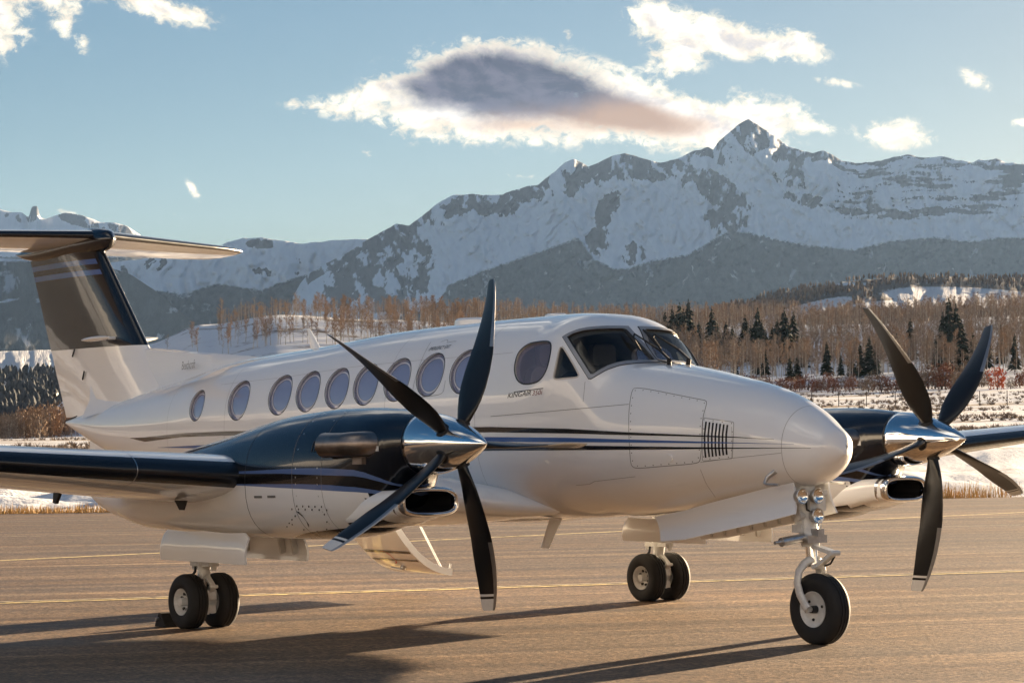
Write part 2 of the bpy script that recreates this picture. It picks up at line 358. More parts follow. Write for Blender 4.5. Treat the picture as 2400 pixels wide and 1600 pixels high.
# main massif
SKYL = [(600,775),(650,722),(690,650),(715,625),(750,605),(800,580),(845,550),(880,530),(910,514),(940,517),(970,495),(1000,472),(1020,458),(1045,446),(1100,447),(1155,447),(1176,438),(1206,430),(1236,424),(1276,392),(1300,372),(1318,364),(1351,382),(1376,372),(1403,360),(1436,351),(1476,365),(1516,374),(1556,365),(1591,347),(1626,339),(1638,344),(1648,327),(1668,310),(1691,290),(1718,274),(1741,287),(1776,311),(1811,336),(1841,345),(1866,352),(1891,346),(1911,355),(1936,370),(1976,375),(2026,369),(2046,361),(2086,356),(2126,362),(2166,358),(2196,367),(2231,375),(2250,365),(2266,370),(2286,364),(2311,374),(2352,377),(2450,392),(2600,420),(2900,480),(3300,560),(3700,640)]
FORL = [(560,760),(700,740),(860,738),(960,715),(1010,690),(1030,655),(1110,622),(1200,592),(1290,560),(1330,548),(1365,595),(1410,618),(1450,614),(1500,598),(1580,585),(1640,550),(1680,530),(1720,535),(1760,546),(1850,562),(1960,574),(2050,553),(2110,548),(2150,546),(2230,556),(2300,545),(2352,548),(2600,560),(3300,630),(3700,690)]
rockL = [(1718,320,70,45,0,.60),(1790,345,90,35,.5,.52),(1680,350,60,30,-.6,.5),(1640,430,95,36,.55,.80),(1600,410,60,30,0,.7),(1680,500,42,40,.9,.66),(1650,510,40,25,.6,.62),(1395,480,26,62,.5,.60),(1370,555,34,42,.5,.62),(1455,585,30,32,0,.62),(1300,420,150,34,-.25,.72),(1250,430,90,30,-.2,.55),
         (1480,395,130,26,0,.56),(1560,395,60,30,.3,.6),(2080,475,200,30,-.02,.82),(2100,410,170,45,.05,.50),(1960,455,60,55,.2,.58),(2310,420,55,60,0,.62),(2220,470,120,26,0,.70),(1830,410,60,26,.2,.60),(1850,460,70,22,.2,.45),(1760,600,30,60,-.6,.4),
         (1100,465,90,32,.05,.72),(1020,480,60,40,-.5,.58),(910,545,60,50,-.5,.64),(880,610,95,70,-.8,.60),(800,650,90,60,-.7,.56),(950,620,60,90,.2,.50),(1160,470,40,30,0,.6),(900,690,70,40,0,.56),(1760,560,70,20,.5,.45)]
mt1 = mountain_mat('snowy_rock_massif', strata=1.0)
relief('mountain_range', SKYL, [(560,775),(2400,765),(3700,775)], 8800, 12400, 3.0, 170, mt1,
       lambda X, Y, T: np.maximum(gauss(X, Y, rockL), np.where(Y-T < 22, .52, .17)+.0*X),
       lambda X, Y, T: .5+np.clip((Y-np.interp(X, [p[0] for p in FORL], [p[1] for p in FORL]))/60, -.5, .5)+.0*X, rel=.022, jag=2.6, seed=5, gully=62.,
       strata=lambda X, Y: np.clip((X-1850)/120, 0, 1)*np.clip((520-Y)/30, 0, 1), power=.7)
mt2 = mountain_mat('far_snow_ridge', rs=6)
relief('mountain_ridge', [(120,640),(200,612),(300,596),(400,590),(480,580),(520,557),(560,547),(600,545),(640,552),(690,559),(730,556),(770,551),(840,549),(900,548),(1000,560),(1100,600)], 800, 11600, 13000, 4.5, 60, mt2,
       lambda X, Y, T: np.maximum(gauss(X, Y, [(600,560,60,14,0,.45),(620,625,70,12,.05,.62),(350,600,50,25,.4,.5),(260,620,40,30,.5,.5),(660,600,60,14,0,.4)]), .08),
       lambda X, Y, T: .5+np.clip((Y-np.interp(X, [120,290,350,430,500,600,700,800,1100], [650,640,668,670,652,664,632,615,620]))/50, -.5, .5)-gauss(X, Y, [(440,705,50,28,.3,.36),(560,700,60,26,-.2,.34),(345,735,46,16,.7,.36),(640,700,40,20,0,.25)]), rel=.022, jag=1.6, seed=21, gully=60.)
relief('lizard_ridge', [(-2600,700),(-2200,640),(-1700,590),(-1300,560),(-900,535),(-500,515),(-200,500),(-60,488),(0,481),(25,487),(50,487),(66,500),(71,480),(75,474),(86,473),(92,499),(105,503),(130,494),(150,488),(190,495),(230,510),(265,512),(290,518),(325,541),(360,565),(420,600)], 700, 13300, 14600, 3.0, 45, mountain_mat('distant_ridge', rs=6, rock=(.07, .075, .09)),
       lambda X, Y, T: np.maximum(gauss(X, Y, [(80,485,10,20,0,.95),(190,510,70,14,.3,.62),(280,530,40,14,.4,.66),(40,500,40,12,.2,.5)]), .12),
       lambda X, Y, T: .5+np.clip((Y-590)/40, -.5, .5)+0*X, rel=.008, jag=1.0, seed=33).name = 'mountain_ridge'
relief('wooded_slope', [(-2600,790),(-2100,720),(-1600,680),(-1000,640),(-500,605),(-200,598),(0,592),(60,598),(130,600),(220,604),(300,630),(360,670),(420,720),(480,760)], 845, 6000, 8200, 6, 36, mountain_mat('wooded_valley_slope', rs=5, fsnow=.35),
       lambda X, Y, T: .12+0*X, lambda X, Y, T: .5+np.clip((Y-600)/30, -.5, .45)-gauss(X, Y, [(20,690,60,8,-.2,.5),(0,770,160,14,0,.3)]), rel=.03, jag=1.2, seed=41)
# brown wooded hills on the right
mt4 = mountain_mat('aspen_hills', forest=(.075, .052, .038), snow=(.66, .66, .68), rs=9, fsnow=.30)
F4 = [(2230,684,190,22,.05,1.0),(2060,700,120,12,-.05,.7),(1830,722,130,18,-.28,.9),(1740,744,80,12,-.2,.8),(2340,694,80,14,0,.9),(1950,652,80,6,0,.4)]
relief('wooded_hill', [(1380,775),(1480,752),(1560,735),(1640,712),(1720,694),(1780,676),(1850,662),(1900,654),(1950,646),(2020,640),(2090,636),(2120,641),(2180,635),(2250,640),(2352,637),(2600,640),(3000,665),(3400,720),(3700,780)], 800, 1900, 3600, 4.5, 60, mt4,
       lambda X, Y, T: .1+0*X, lambda X, Y, T: .80-gauss(X, Y, F4)+.0*X, rel=.04, jag=2.5, seed=51)
relief('mesa', [(-2600,930),(-2000,890),(-1400,860),(-900,835),(-500,815),(-200,810),(0,806),(120,803),(220,805),(300,812),(380,840),(450,880)], 1000, 950, 2300, 5, 44, mountain_mat('snowy_mesa', forest=(.030, .034, .036), snow=(.68, .69, .71), rs=11, fsnow=.55),
       lambda X, Y, T: .1+0*X, lambda X, Y, T: .5+np.clip((Y-858)/26, -.5, .4)-gauss(X, Y, [(40,890,60,16,.3,.28),(110,920,40,10,.2,.3)])+.0*X, rel=.05, jag=1.5, seed=61)

# near ground: one sheet, polar round the viewer
COLS = [-3000,-400,0,330,470,650,900,1100,1500,2000,2352,2800,5200]
ROWS = [0,34,60,100,200,300,450,560,750,1000,1300,1900]
ZG = [[-.05]*13,[-.05]*13,[.0]*13,
 [.2,.2,.2,.2,.2,.3,.5,.6,.8,.9,.9,.9,.6],[.5,.5,.5,.6,.6,.8,1.0,1.1,1.2,1.35,1.4,1.4,1],[1,1,1,1,1.2,1.5,2,2.2,2.3,2.5,2.6,2.6,2],
 [1.6,1.6,1.6,1.8,2.5,4,5,6,7,7.5,7.6,7.6,5],[2.1,2.1,2.1,3,6,8.5,9.5,10,11,11.5,11.5,11.5,8],[2.3,2.3,2.3,10,20,24,22,20,21,21,22,22,14],
 [2.5,2.5,2.5,38,46,49,47,45,44,44,46,46,25],[2.6,2.6,2.6,26,34,38,40,46,50,52,52,50,28],[2.6,2.6,2.6,2,2,5,10,20,30,36,36,34,20]]
ZG = np.array(ZG, float)
def az_of_px(px): return YAW-np.arctan((np.asarray(px, float)*PS-1200)/FPX)
def smstep(t): return t*t*(3-2*t)
def ground_z(px, d):
    px = np.asarray(px, float); d = np.asarray(d, float)
    ci = np.interp(px, COLS, np.arange(len(COLS))); ri = np.interp(d, ROWS, np.arange(len(ROWS)))
    c0 = np.clip(np.floor(ci).astype(int), 0, len(COLS)-2); r0 = np.clip(np.floor(ri).astype(int), 0, len(ROWS)-2); fc = smstep(ci-c0); fr = ri-r0
    z = (ZG[r0, c0]*(1-fc)+ZG[r0, c0+1]*fc)*(1-fr)+(ZG[r0+1, c0]*(1-fc)+ZG[r0+1, c0+1]*fc)*fr
    _a = az_of_px(px); bump = (fbm((CAM[0]+d*np.cos(_a))/70, (CAM[1]+d*np.sin(_a))/70, 4, 71)-.5)
    return z+bump*np.clip((d-60)/300, 0, 1)*np.where(d > 600, 4.0, 2.0)
EDIR = np.array([.325, .946]); ENRM = np.array([-.946, .325]); E0 = np.array([-35.23, 23.45])
def edge_dist(x, y): return (x-E0[0])*ENRM[0]+(y-E0[1])*ENRM[1]      # metres beyond the apron's edge
azs = np.unique(np.concatenate([az_of_px(np.arange(-500, 2900, 7.0)), YAW+np.radians(np.r_[np.linspace(-180, -19.5, 60), np.linspace(19, 180, 60)])]))[::-1]
ds = np.r_[2, 10, 20, 28, np.linspace(33, 75, 64), np.geomspace(76, 1900, 92)]
AZ, DD = np.meshgrid(azs, ds); dl = AZ-YAW; fr_ = np.abs(dl) < rad(35)
PXg = np.where(fr_, (1200-np.tan(np.where(fr_, dl, 0))*FPX)/PS, np.where(dl > 0, -3000, 5200))
X, Y = CAM[0]+DD*np.cos(AZ), CAM[1]+DD*np.sin(AZ); Z = ground_z(PXg, DD)
ed = edge_dist(X, Y); Z = np.where((ed > .5) & (ed < 60) & (DD < 130), Z+np.clip(ed/6, 0, 1)*(.95*(fbm(X/3.2, Y/3.2, 4, 81)-.42)), Z)
inz = DD < 700; tt = np.clip((ed-.4)/9, 0, 1); tt = tt*tt*(3-2*tt); Z = np.where(inz, -.06+(Z+.06)*tt, Z)
rw = np.clip(1-np.maximum(np.abs(ed-73)-11, 0)/4, 0, 1)*inz; Z = Z-.45*rw
edg = np.minimum(np.where(ed < -5, 0, ed), np.minimum(np.maximum(np.abs(ed-58)-2.5, 0), np.maximum(np.abs(ed-90)-3, 0)))
wood = np.clip((DD-520)/80, 0, 1)
m, nt, b = new_mat('snow_and_dry_grass'); pset(b, Roughness=.8, Specular_IOR_Level=.15)
ob = nt.node('ShaderNodeTexCoord').outputs['Object']; wd = nt.node('ShaderNodeAttribute', attribute_name='wood').outputs['Fac']; edn = nt.node('ShaderNodeAttribute', attribute_name='edge').outputs['Fac']
rotE = math.atan2(EDIR[1], EDIR[0]); al = nt.mapping(ob, (1, 1, 1), rot=(0, 0, -rotE))
nA = nt.noise(nt.mapping(al, (.05, .22, .2)), 1.0, 7, .62, .5); nB = nt.noise(nt.mapping(al, (.5, 1.4, 1)), 1.0, 6, .65); nC = nt.noise(nt.mapping(al, (.012, .035, .1)), 1.0, 5, .6, .8)
grass = nt.mix(nB, (.15, .095, .042), (.34, .22, .095)); snow = nt.mix(nt.noise(ob, .35, 5), (.62, .64, .68), (.76, .77, .79))
gm_ = nt.math('ADD', nt.math('MULTIPLY_ADD', nA, .9, -.45), nt.math('MULTIPLY_ADD', nB, .55, -.275))
gm_ = nt.math('ADD', gm_, nt.math('MULTIPLY_ADD', nC, 1.5, -.70))
gm_ = nt.math('ADD', gm_, nt.math('MULTIPLY', nt.smooth(edn, 2.2, .4), .9))                 # grass verge along the asphalt
brush = nt.mix(nt.noise(ob, .12, 6, .7), (.060, .040, .028), (.15, .10, .065))
hb_ = nt.math('ADD', nt.math('MULTIPLY_ADD', nt.noise(ob, .035, 6, .65), 1.1, -.50), nt.math('MULTIPLY_ADD', nt.noise(ob, .22, 5, .7), .5, -.25))
hm_ = nt.node('ShaderNodeMix', data_type='FLOAT'); nt.put(hm_.inputs[0], wd); nt.put(hm_.inputs[2], gm_); nt.put(hm_.inputs[3], hb_)
gm2 = nt.smooth(hm_.outputs[0], .10, .24)
nt.put(b.inputs['Base Color'], nt.mix(gm2, snow, nt.mix(wd, grass, brush)))
bn = nt.node('ShaderNodeBump'); bn.inputs['Strength'].default_value = .5; bn.inputs['Distance'].default_value = .12
nt.put(bn.inputs['Height'], nt.math('ADD', nB, nt.noise(ob, 6, 4))); nt.put(b.inputs['Normal'], bn.outputs[0])
grid_mesh('ground', np.stack([X, Y, Z], -1), m, {'wood': wood, 'edge': edg})

# hills behind the viewer and to the sides, facing the low sun
daz = np.radians(np.arange(24, 338.1, 1.0)); az2 = YAW+daz; d2 = np.r_[np.geomspace(1500, 6500, 46)]
A2, D2 = np.meshgrid(az2, d2); rel_ = np.degrees(np.abs((A2-YAW+np.pi) % (2*np.pi)-np.pi))
amp = np.interp(rel_, [20, 45, 90, 130, 180], [2.5, 3.5, 8.5, 12.5, 13])
X2, Y2 = CAM[0]+D2*np.cos(A2), CAM[1]+D2*np.sin(A2)
rg = ridged(X2/2300, Y2/2300, 6, 91); hgt = np.tan(np.radians(amp))*5200*np.clip((D2-1500)/3700, 0, 1)**1.1*(.55+.75*rg)*np.where(D2 > 5600, np.clip((6500-D2)/900, 0, 1), 1)
Z2 = hgt-np.clip((1700-D2)/200, 0, 1)*20
slope_f = np.clip(.80-hgt/650+.5*(fbm(X2/500, Y2/500, 4, 95)-.5), 0, 1)
grid_mesh('hills', np.stack([X2, Y2, Z2], -1), mountain_mat('sunlit_hills', rs=.9, forest=(.05, .042, .034), snow=(.74, .75, .77)), {'tex': np.stack([X2/300, Y2/300, Z2/300], -1), 'rock': .12+.5*np.clip(rg-.62, 0, 1), 'forest': slope_f})

# apron of worn asphalt
def edge_pt(a, n): p = E0+EDIR*a+ENRM*n; return (p[0], p[1])
m, nt, b = new_mat('worn_asphalt'); pset(b, Roughness=.62, Specular_IOR_Level=.28)
ob = nt.node('ShaderNodeTexCoord').outputs['Object']; al = nt.mapping(ob, (1, 1, 1), rot=(0, 0, -rotE+.03))
s1 = nt.noise(nt.mapping(al, (.045, 1.5, 1)), 1.0, 7, .62, .15); s2 = nt.noise(nt.mapping(al, (.12, 5.5, 1)), 1.0, 5, .6); ag = nt.noise(ob, 22, 4, .8); ag2 = nt.noise(ob, 6, 5, .75); pt = nt.noise(nt.mapping(al, (.16, .4, 1)), 1.0, 5, .6)
base = nt.ramp(nt.math('ADD', nt.math('MULTIPLY', s1, .75), nt.math('MULTIPLY', s2, .25)), [(.38, (.055, .031, .015)), (.46, (.14, .083, .042)), (.55, (.20, .124, .066)), (.64, (.35, .238, .14))])
base = nt.mix(nt.smooth(pt, .35, .7), nt.mix(.5, base, (.10, .08, .065)), base)
base = nt.mix(.95, base, nt.ramp(nt.math('ADD', nt.math('MULTIPLY', ag, .7), nt.math('MULTIPLY', ag2, .3)), [(.37, .10), (.5, .95), (.62, 2.4)]), 'MULTIPLY')
nt.put(b.inputs['Base Color'], base); nt.put(b.inputs['Roughness'], nt.math('MULTIPLY_ADD', s1, .25, .48))
bn = nt.node('ShaderNodeBump'); bn.inputs['Strength'].default_value = .75; bn.inputs['Distance'].default_value = .012
nt.put(bn.inputs['Height'], nt.math('ADD', nt.math('ADD', ag, nt.math('MULTIPLY', ag2, .6)), nt.math('MULTIPLY', s2, .8))); nt.put(b.inputs['Normal'], bn.outputs[0])
M_ASPH = m
aa = np.arange(-160, 200.1, 1.0); ragged = .35*(fbm(aa/3.0, aa*0, 4, 7)-.5)*2
top = [(*edge_pt(a, r), 0) for a, r in zip(aa, ragged)]; bot_ = [(*edge_pt(a, -78), 0) for a in aa]
mb = MB(); mb.grid([top, bot_]); APR = mb.build('apron', M_ASPH, None, smooth=False); APR['kind'] = 'structure'
def line_mat(name, col):
    m, nt, b = new_mat(name); pset(b, Roughness=.6); ob = nt.node('ShaderNodeTexCoord').outputs['Object']
    n = nt.noise(nt.mapping(ob, (1, 1, 1), rot=(0, 0, -rotE)), 7, 6, .7); nt.put(b.inputs['Base Color'], nt.mix(nt.smooth(n, .36, .58), (.17, .13, .09), col)); return m
M_YEL = line_mat('worn_yellow_paint', (.80, .60, .24)); M_CREAM = line_mat('faded_cream_paint', (.66, .54, .36)); M_SEALC = simple('tar_joint', (.05, .042, .036), .7)
def mark(p, q, wd, ext0, ext1, name, mat, z=.004, off=0.0):
    p, q = np.array(p[:2]), np.array(q[:2]); t = (q-p)/np.linalg.norm(q-p); n = np.array([-t[1], t[0]]); a, c = p-t*ext0+n*off, q+t*ext1+n*off
    R = [[(*(c_ + n*s_*wd/2), z) for s_ in (-1, 1)] for c_ in np.linspace(a, c, 30)]
    MB().grid(R).build(name, mat, APR, smooth=False)
p1_, p2_ = at(0, 1385, 2, 0), at(2352, 1312, 2, 0)
mark(p1_, p2_, .16, 30, 40, 'painted_line', M_YEL); mark(p1_, p2_, .09, 30, 40, 'faded_line', M_CREAM, .004, .22)
p1_, p2_ = at(0, 1287, 2, 0), at(1400, 1221, 2, 0); mark(p1_, p2_, .2, 30, 60, 'painted_line', M_YEL)
for (y0, y1, wd, mt_) in ((1258, 1205, .05, M_CREAM), (1232, 1186, .06, M_CREAM), (1305, 1246, .035, M_SEALC), (1215, 1172, .05, M_SEALC), (1340, 1278, .03, M_SEALC), (1245, 1196, .05, M_SEALC), (1198, 1158, .06, M_CREAM)):
    mark(at(0, y0, 2, 0), at(2352, y1, 2, 0), wd, 20, 30, 'joint_line', mt_)
# runway beyond the first snow strip
TW = []
for a in np.linspace(-150, 500, 90):
    row = []
    for n_ in (63, 83):
        p = E0+EDIR*a+ENRM*n_; v = p-CAM[:2]; dd = np.hypot(*v); dlt = math.atan2(v[1], v[0])-YAW; pxx = (1200-math.tan(max(min(dlt, .6), -.6))*FPX)/PS
        row.append((p[0], p[1], float(ground_z(pxx, dd))+.02))
    TW.append(row)
o = MB().grid(TW).build('runway', simple('runway_asphalt', (.075, .07, .068), .7), None, smooth=True); o['kind'] = 'structure'

# haze in the mountain air
hz = MB(); hz.box((-17500, -9500, -60), (9500, 17500, 1750))
HM = bpy.data.materials.new('haze'); HM.use_nodes = True; hn = NT(HM.node_tree); hn.n.clear(); ho = hn.node('ShaderNodeOutputMaterial'); pv = hn.node('ShaderNodeVolumePrincipled')
pv.inputs['Color'].default_value = (.36, .58, .98, 1); pv.inputs['Density'].default_value = HAZE; pv.inputs['Anisotropy'].default_value = .25
hn.l.new(pv.outputs[0], ho.inputs['Volume'])
HZ = hz.build('haze', HM, None, smooth=False); HZ['kind'] = 'stuff'
# ================================================================== AIRPLANE
def paint(name, col, rough=0.28, coat=1.0, wear=0.03):
    m, nt, b = new_mat(name)
    pset(b, Base_Color=col, Roughness=rough, Coat_Weight=coat, Coat_Roughness=0.025, Coat_IOR=1.5, Specular_IOR_Level=0.4)
    tc = nt.node('ShaderNodeTexCoord').outputs['Object']
    n = nt.noise(nt.mapping(tc, (1.0, 1.0, 1.6)), 1.7, 6, 0.6)
    streak = nt.noise(nt.mapping(tc, (.5, 9, 9)), 1.4, 5, .6)
    d = tuple(c*(1-wear*2.2) for c in col)
    nt.put(b.inputs['Base Color'], nt.mix(nt.math('MULTIPLY', nt.smooth(streak, .48, .75), nt.smooth(n, .4, .7)), col, d))
    nt.put(b.inputs['Coat Roughness'], nt.math('MULTIPLY_ADD', n, .05, .0))
    bn = nt.node('ShaderNodeBump'); bn.inputs['Strength'].default_value = .05; bn.inputs['Distance'].default_value = .02
    nt.put(bn.inputs['Height'], nt.noise(tc, 3.2, 2, .4)); nt.put(b.inputs['Coat Normal'], bn.outputs[0])
    return m
M_WHITE = paint('white_gloss_paint', (.86, .866, .872))
M_NAVY = paint('navy_black_gloss_paint', (.004, .006, .012), rough=.2, wear=.0, coat=.72)
M_BLACK = paint('black_stripe_paint', (.006, .006, .007), rough=.25, wear=.0)
M_BLUE = paint('blue_stripe_paint', (.05, .125, .36), rough=.25, wear=.0)
M_LBLUE = paint('light_blue_stripe_paint', (.10, .165, .36), rough=.25, wear=.0)
M_BOOT = simple('rubber_deice_boot', (.008, .011, .017), .22, wear=.3, wscale=4, spec=.6)
M_CHROME = simple('polished_metal', (.86, .85, .84), .07, 1.0, wear=.04, wscale=3)
M_STEEL = simple('brushed_heated_steel', (.34, .29, .26), .36, 1.0, wear=.3, wscale=9)
M_GEAR = simple('white_gear_enamel', (.68, .68, .66), .38, coat=.3, wear=.16, wscale=22)
M_ALU = simple('bare_aluminium', (.6, .6, .6), .32, .9, wear=.2, wscale=20)
M_TYRE = simple('tyre_rubber', (.012, .012, .013), .72, wear=.45, wscale=14, bump=.15, bscale=120)
M_DARK = simple('matt_dark', (.010, .010, .011), .6)
M_LINE = simple('panel_gap', (.17, .165, .16), .6)
M_SOFT = simple('soft_seam', (.36, .35, .34), .6)
M_TEXT = simple('black_lettering', (.02, .02, .022), .4)
M_RED = simple('dark_red_lettering', (.20, .012, .02), .4)
M_REDP = simple('red_marking', (.55, .03, .03), .4)
M_GREYT = simple('grey_lettering', (.28, .28, .28), .4)
M_PANE = simple('lavender_tinted_pane', (.38, .38, .50), .10, metal=.4, coat=1.0, coat_rough=.02, spec=.5)
M_LIN = simple('cream_lining', (.60, .57, .52), .7)
M_SEAT = simple('cream_leather', (.40, .38, .35), .55)
M_PANEL = simple('instrument_grey', (.03, .032, .036), .6)
M_SEAL = simple('black_window_seal', (.008, .008, .009), .35)
M_FRAME = simple('grey_window_frame', (.33, .34, .36), .4, .3, wear=.1)
M_BLADE = simple('black_composite_blade', (.008, .009, .011), .3, spec=.45, wear=.3, wscale=7)
M_NICKEL = simple('nickel_erosion_strip', (.36, .37, .39), .38, .85, wear=.2)
M_TIP = simple('white_blade_tip', (.66, .66, .65), .4, wear=.1)
M_HOSE = simple('rubber_hose', (.012, .012, .012), .5)
M_LENS, _nt, _b = new_mat('landing_light_lens'); pset(_b, Base_Color=(.9, .9, .88), Roughness=.04, Metallic=1.0)
_tc = _nt.node('ShaderNodeTexCoord').outputs['Object']
_bn = _nt.node('ShaderNodeBump'); _bn.inputs['Strength'].default_value = .5; _bn.inputs['Distance'].default_value = .004
_nt.put(_bn.inputs['Height'], _nt.noise(_tc, 60, 2)); _nt.put(_b.inputs['Normal'], _bn.outputs[0])
# windscreen glass: tinted see-through plus mirror reflection
M_GLASS = bpy.data.materials.new('windscreen_glass'); M_GLASS.use_nodes = True
_g = NT(M_GLASS.node_tree); _g.n.clear()
_o = _g.node('ShaderNodeOutputMaterial'); _mx = _g.node('ShaderNodeMixShader'); _tr = _g.node('ShaderNodeBsdfTransparent'); _gl = _g.node('ShaderNodeBsdfGlossy')
_tr.inputs[0].default_value = (.34, .39, .43, 1); _gl.inputs['Roughness'].default_value = .015
_lw = _g.node('ShaderNodeLayerWeight'); _lw.inputs[0].default_value = .5
_fz = _g.math('MULTIPLY_ADD', _g.math('POWER', _lw.outputs['Facing'], 4.5), .85, .045)
_g.l.new(_fz, _mx.inputs[0]); _g.l.new(_tr.outputs[0], _mx.inputs[1]); _g.l.new(_gl.outputs[0], _mx.inputs[2]); _g.l.new(_mx.outputs[0], _o.inputs[0])

M_SIDEG = bpy.data.materials.new('lilac_side_glass'); M_SIDEG.use_nodes = True
_g = NT(M_SIDEG.node_tree); _b = _g.n['Principled BSDF']; pset(_b, Base_Color=(.30, .30, .42), Roughness=.3, Coat_Weight=1.0, Coat_Roughness=.02)
_o = _g.n['Material Output']; _mx = _g.node('ShaderNodeMixShader'); _tr = _g.node('ShaderNodeBsdfTransparent'); _tr.inputs[0].default_value = (.7, .7, .85, 1); _mx.inputs[0].default_value = .38
_g.l.new(_tr.outputs[0], _mx.inputs[1]); _g.l.new(_b.outputs[0], _mx.inputs[2]); _g.l.new(_mx.outputs[0], _o.inputs[0])

AC = root('airplane', (-6.2, 0, 0), 'white twin propeller business airplane with black and blue stripes parked on the asphalt', 'airplane')

# ------------------------------------------------------------------ fuselage surface
FX = [-.95,-.99,-1.1,-1.25,-1.5,-1.8,-2.2,-2.6,-2.9,-3.13,-3.3,-3.5,-3.75,-4.1,-4.6,-5.3,-6.5,-8.0,-9.4,-10.9,-12.2,-13.1,-13.66]
FT = [1.52,1.639,1.723,1.823,1.941,2.038,2.119,2.191,2.235,2.257,2.396,2.587,2.685,2.706,2.70,2.688,2.652,2.545,2.46,2.26,2.08,1.95,1.86]
FB = [1.48,1.43,1.319,1.248,1.212,1.17,1.113,1.04,1.004,.979,.963,.957,.94,.925,.914,.902,.90,.93,1.02,1.2,1.42,1.66,1.82]
FW = [.02,.143,.208,.296,.38,.461,.548,.618,.659,.688,.715,.748,.772,.768,.76,.76,.76,.76,.71,.52,.30,.14,.02]
FN = [2,2,2,2,2.05,2.1,2.2,2.3,2.368,2.672,3.09,3.371,3.067,2.5,2.4,2.4,2.4,2.4,2.35,2.2,2.1,2,2]
_q = np.linspace(-13.66, -.95, 2600)
def _sm(a, k=9):
    p = np.pad(a, k, mode='reflect', reflect_type='odd'); ker = np.hanning(2*k+3)[1:-1]; ker /= ker.sum()
    return np.convolve(p, ker, 'valid')
_D = [_sm(pch(FX, a, _q), 22 if i != 0 else 12) for i, a in enumerate((FT, FB, FW, FN))]
def fsec(x): return [np.interp(x, _q, a) for a in _D]
NL = 2.35
def G(P):
    P = np.asarray(P); zt, zb, w, n = fsec(P[..., 0]); zc = (zt+zb)/2; h = np.maximum((zt-zb)/2, 1e-3)
    n = np.where(P[..., 2] > zc, n, NL)
    g = np.abs(P[..., 1]/np.maximum(w, 1e-3))**n + np.abs((P[..., 2]-zc)/h)**n
    out = np.where((P[..., 0] > -.95) | (P[..., 0] < -13.66), 5.0, g**(1/n)-1)
    return out
def Gn(P):
    P = np.asarray(P, float); e = 1e-3
    g = np.stack([G(P+np.eye(3)[i]*e)-G(P-np.eye(3)[i]*e) for i in range(3)], -1)
    return g/np.maximum(np.linalg.norm(g, axis=-1, keepdims=True), 1e-9)
def sideY(x, z):
    zt, zb, w, n = fsec(x); zc = (zt+zb)/2; h = (zt-zb)/2; n = np.where(z > zc, n, NL)
    return w*np.maximum(1-np.abs((z-zc)/h)**n, 0)**(1/n)
_ts = np.linspace(12, 40, 3000)
def hit(px, py, fn=None):
    fn = fn or G; v = ray(px, py); g = fn(CAM + _ts[:, None]*v)
    k = np.where((g[:-1] > 0) & (g[1:] <= 0))[0]
    if len(k) == 0:
        i = int(np.argmin(g)); return CAM+_ts[i]*v
    a, b = _ts[k[0]], _ts[k[0]+1]
    for _ in range(30):
        m = (a+b)/2
        if fn(CAM+m*v) > 0: a = m
        else: b = m
    return CAM+a*v
def dens(poly, n):
    """resample a closed pixel polygon to n points"""
    P = np.array(list(poly)+[poly[0]], float); d = np.r_[0, np.cumsum(np.hypot(*np.diff(P, axis=0).T))]
    q = np.linspace(0, d[-1], n, endpoint=False); return np.stack([np.interp(q, d, P[:, 0]), np.interp(q, d, P[:, 1])], 1)
def rnd(poly, it=2, keep=()):
    P = [np.array(p, float) for p in poly]
    for _ in range(it):
        Q = []
        for i in range(len(P)):
            a, b = P[i], P[(i+1) % len(P)]; Q += [a*.75+b*.25, a*.25+b*.75]
        P = Q
    return np.array(P)
def hits(pts): return np.array([hit(*p) for p in pts])
def mir(P): P = np.array(P, float).copy(); P[..., 1] *= -1; return P
def shrink(R3, f):                       # scale a 3-D ring towards its centre, put it back on the skin
    c = R3.mean(0); Q = c+(R3-c)*f
    return Q
def toskin(P, fn=None):
    P = np.array(P, float)
    for _ in range(6):
        n = Gn(P); g = G(P); d = (G(P+n*1e-3)-g)/1e-3; P = P-n*(g/np.maximum(d, .3))[..., None]
    return P
def patch(ring, rings=6, off=0.0):
    """curved patch on the skin filling a 3-D ring"""
    mb = MB(); P = [toskin(shrink(ring, f)) for f in np.linspace(1, .02, rings)]
    P = [p+Gn(p)*off for p in P]; mb.grid(P, True); mb.cap(P[-1]); return mb
def strip(P, width, off=0.0012, closed=False):
    """narrow band along a 3-D polyline on the skin"""
    P = np.array(P, float); T = (np.roll(P, -1, 0)-np.roll(P, 1, 0)) if closed else np.gradient(P, axis=0)
    n = Gn(P); b = np.cross(n, T); b /= np.maximum(np.linalg.norm(b, axis=1, keepdims=True), 1e-9)
    A = toskin(P+b*width/2)+n*off; B = toskin(P-b*width/2)+n*off
    if closed: A = np.vstack([A, A[:1]]); B = np.vstack([B, B[:1]])
    return MB().grid(np.stack([A, B], 1))
def both(mb, name, mats, parent, **k):
    a = mb.build(name, mats, parent, **k); m2 = MB(); m2.V = [(x, -y, z) for x, y, z in mb.V]; m2.F = [f[::-1] for f in mb.F]; m2.M = mb.M
    return a, m2.build(name, mats, parent, **k)

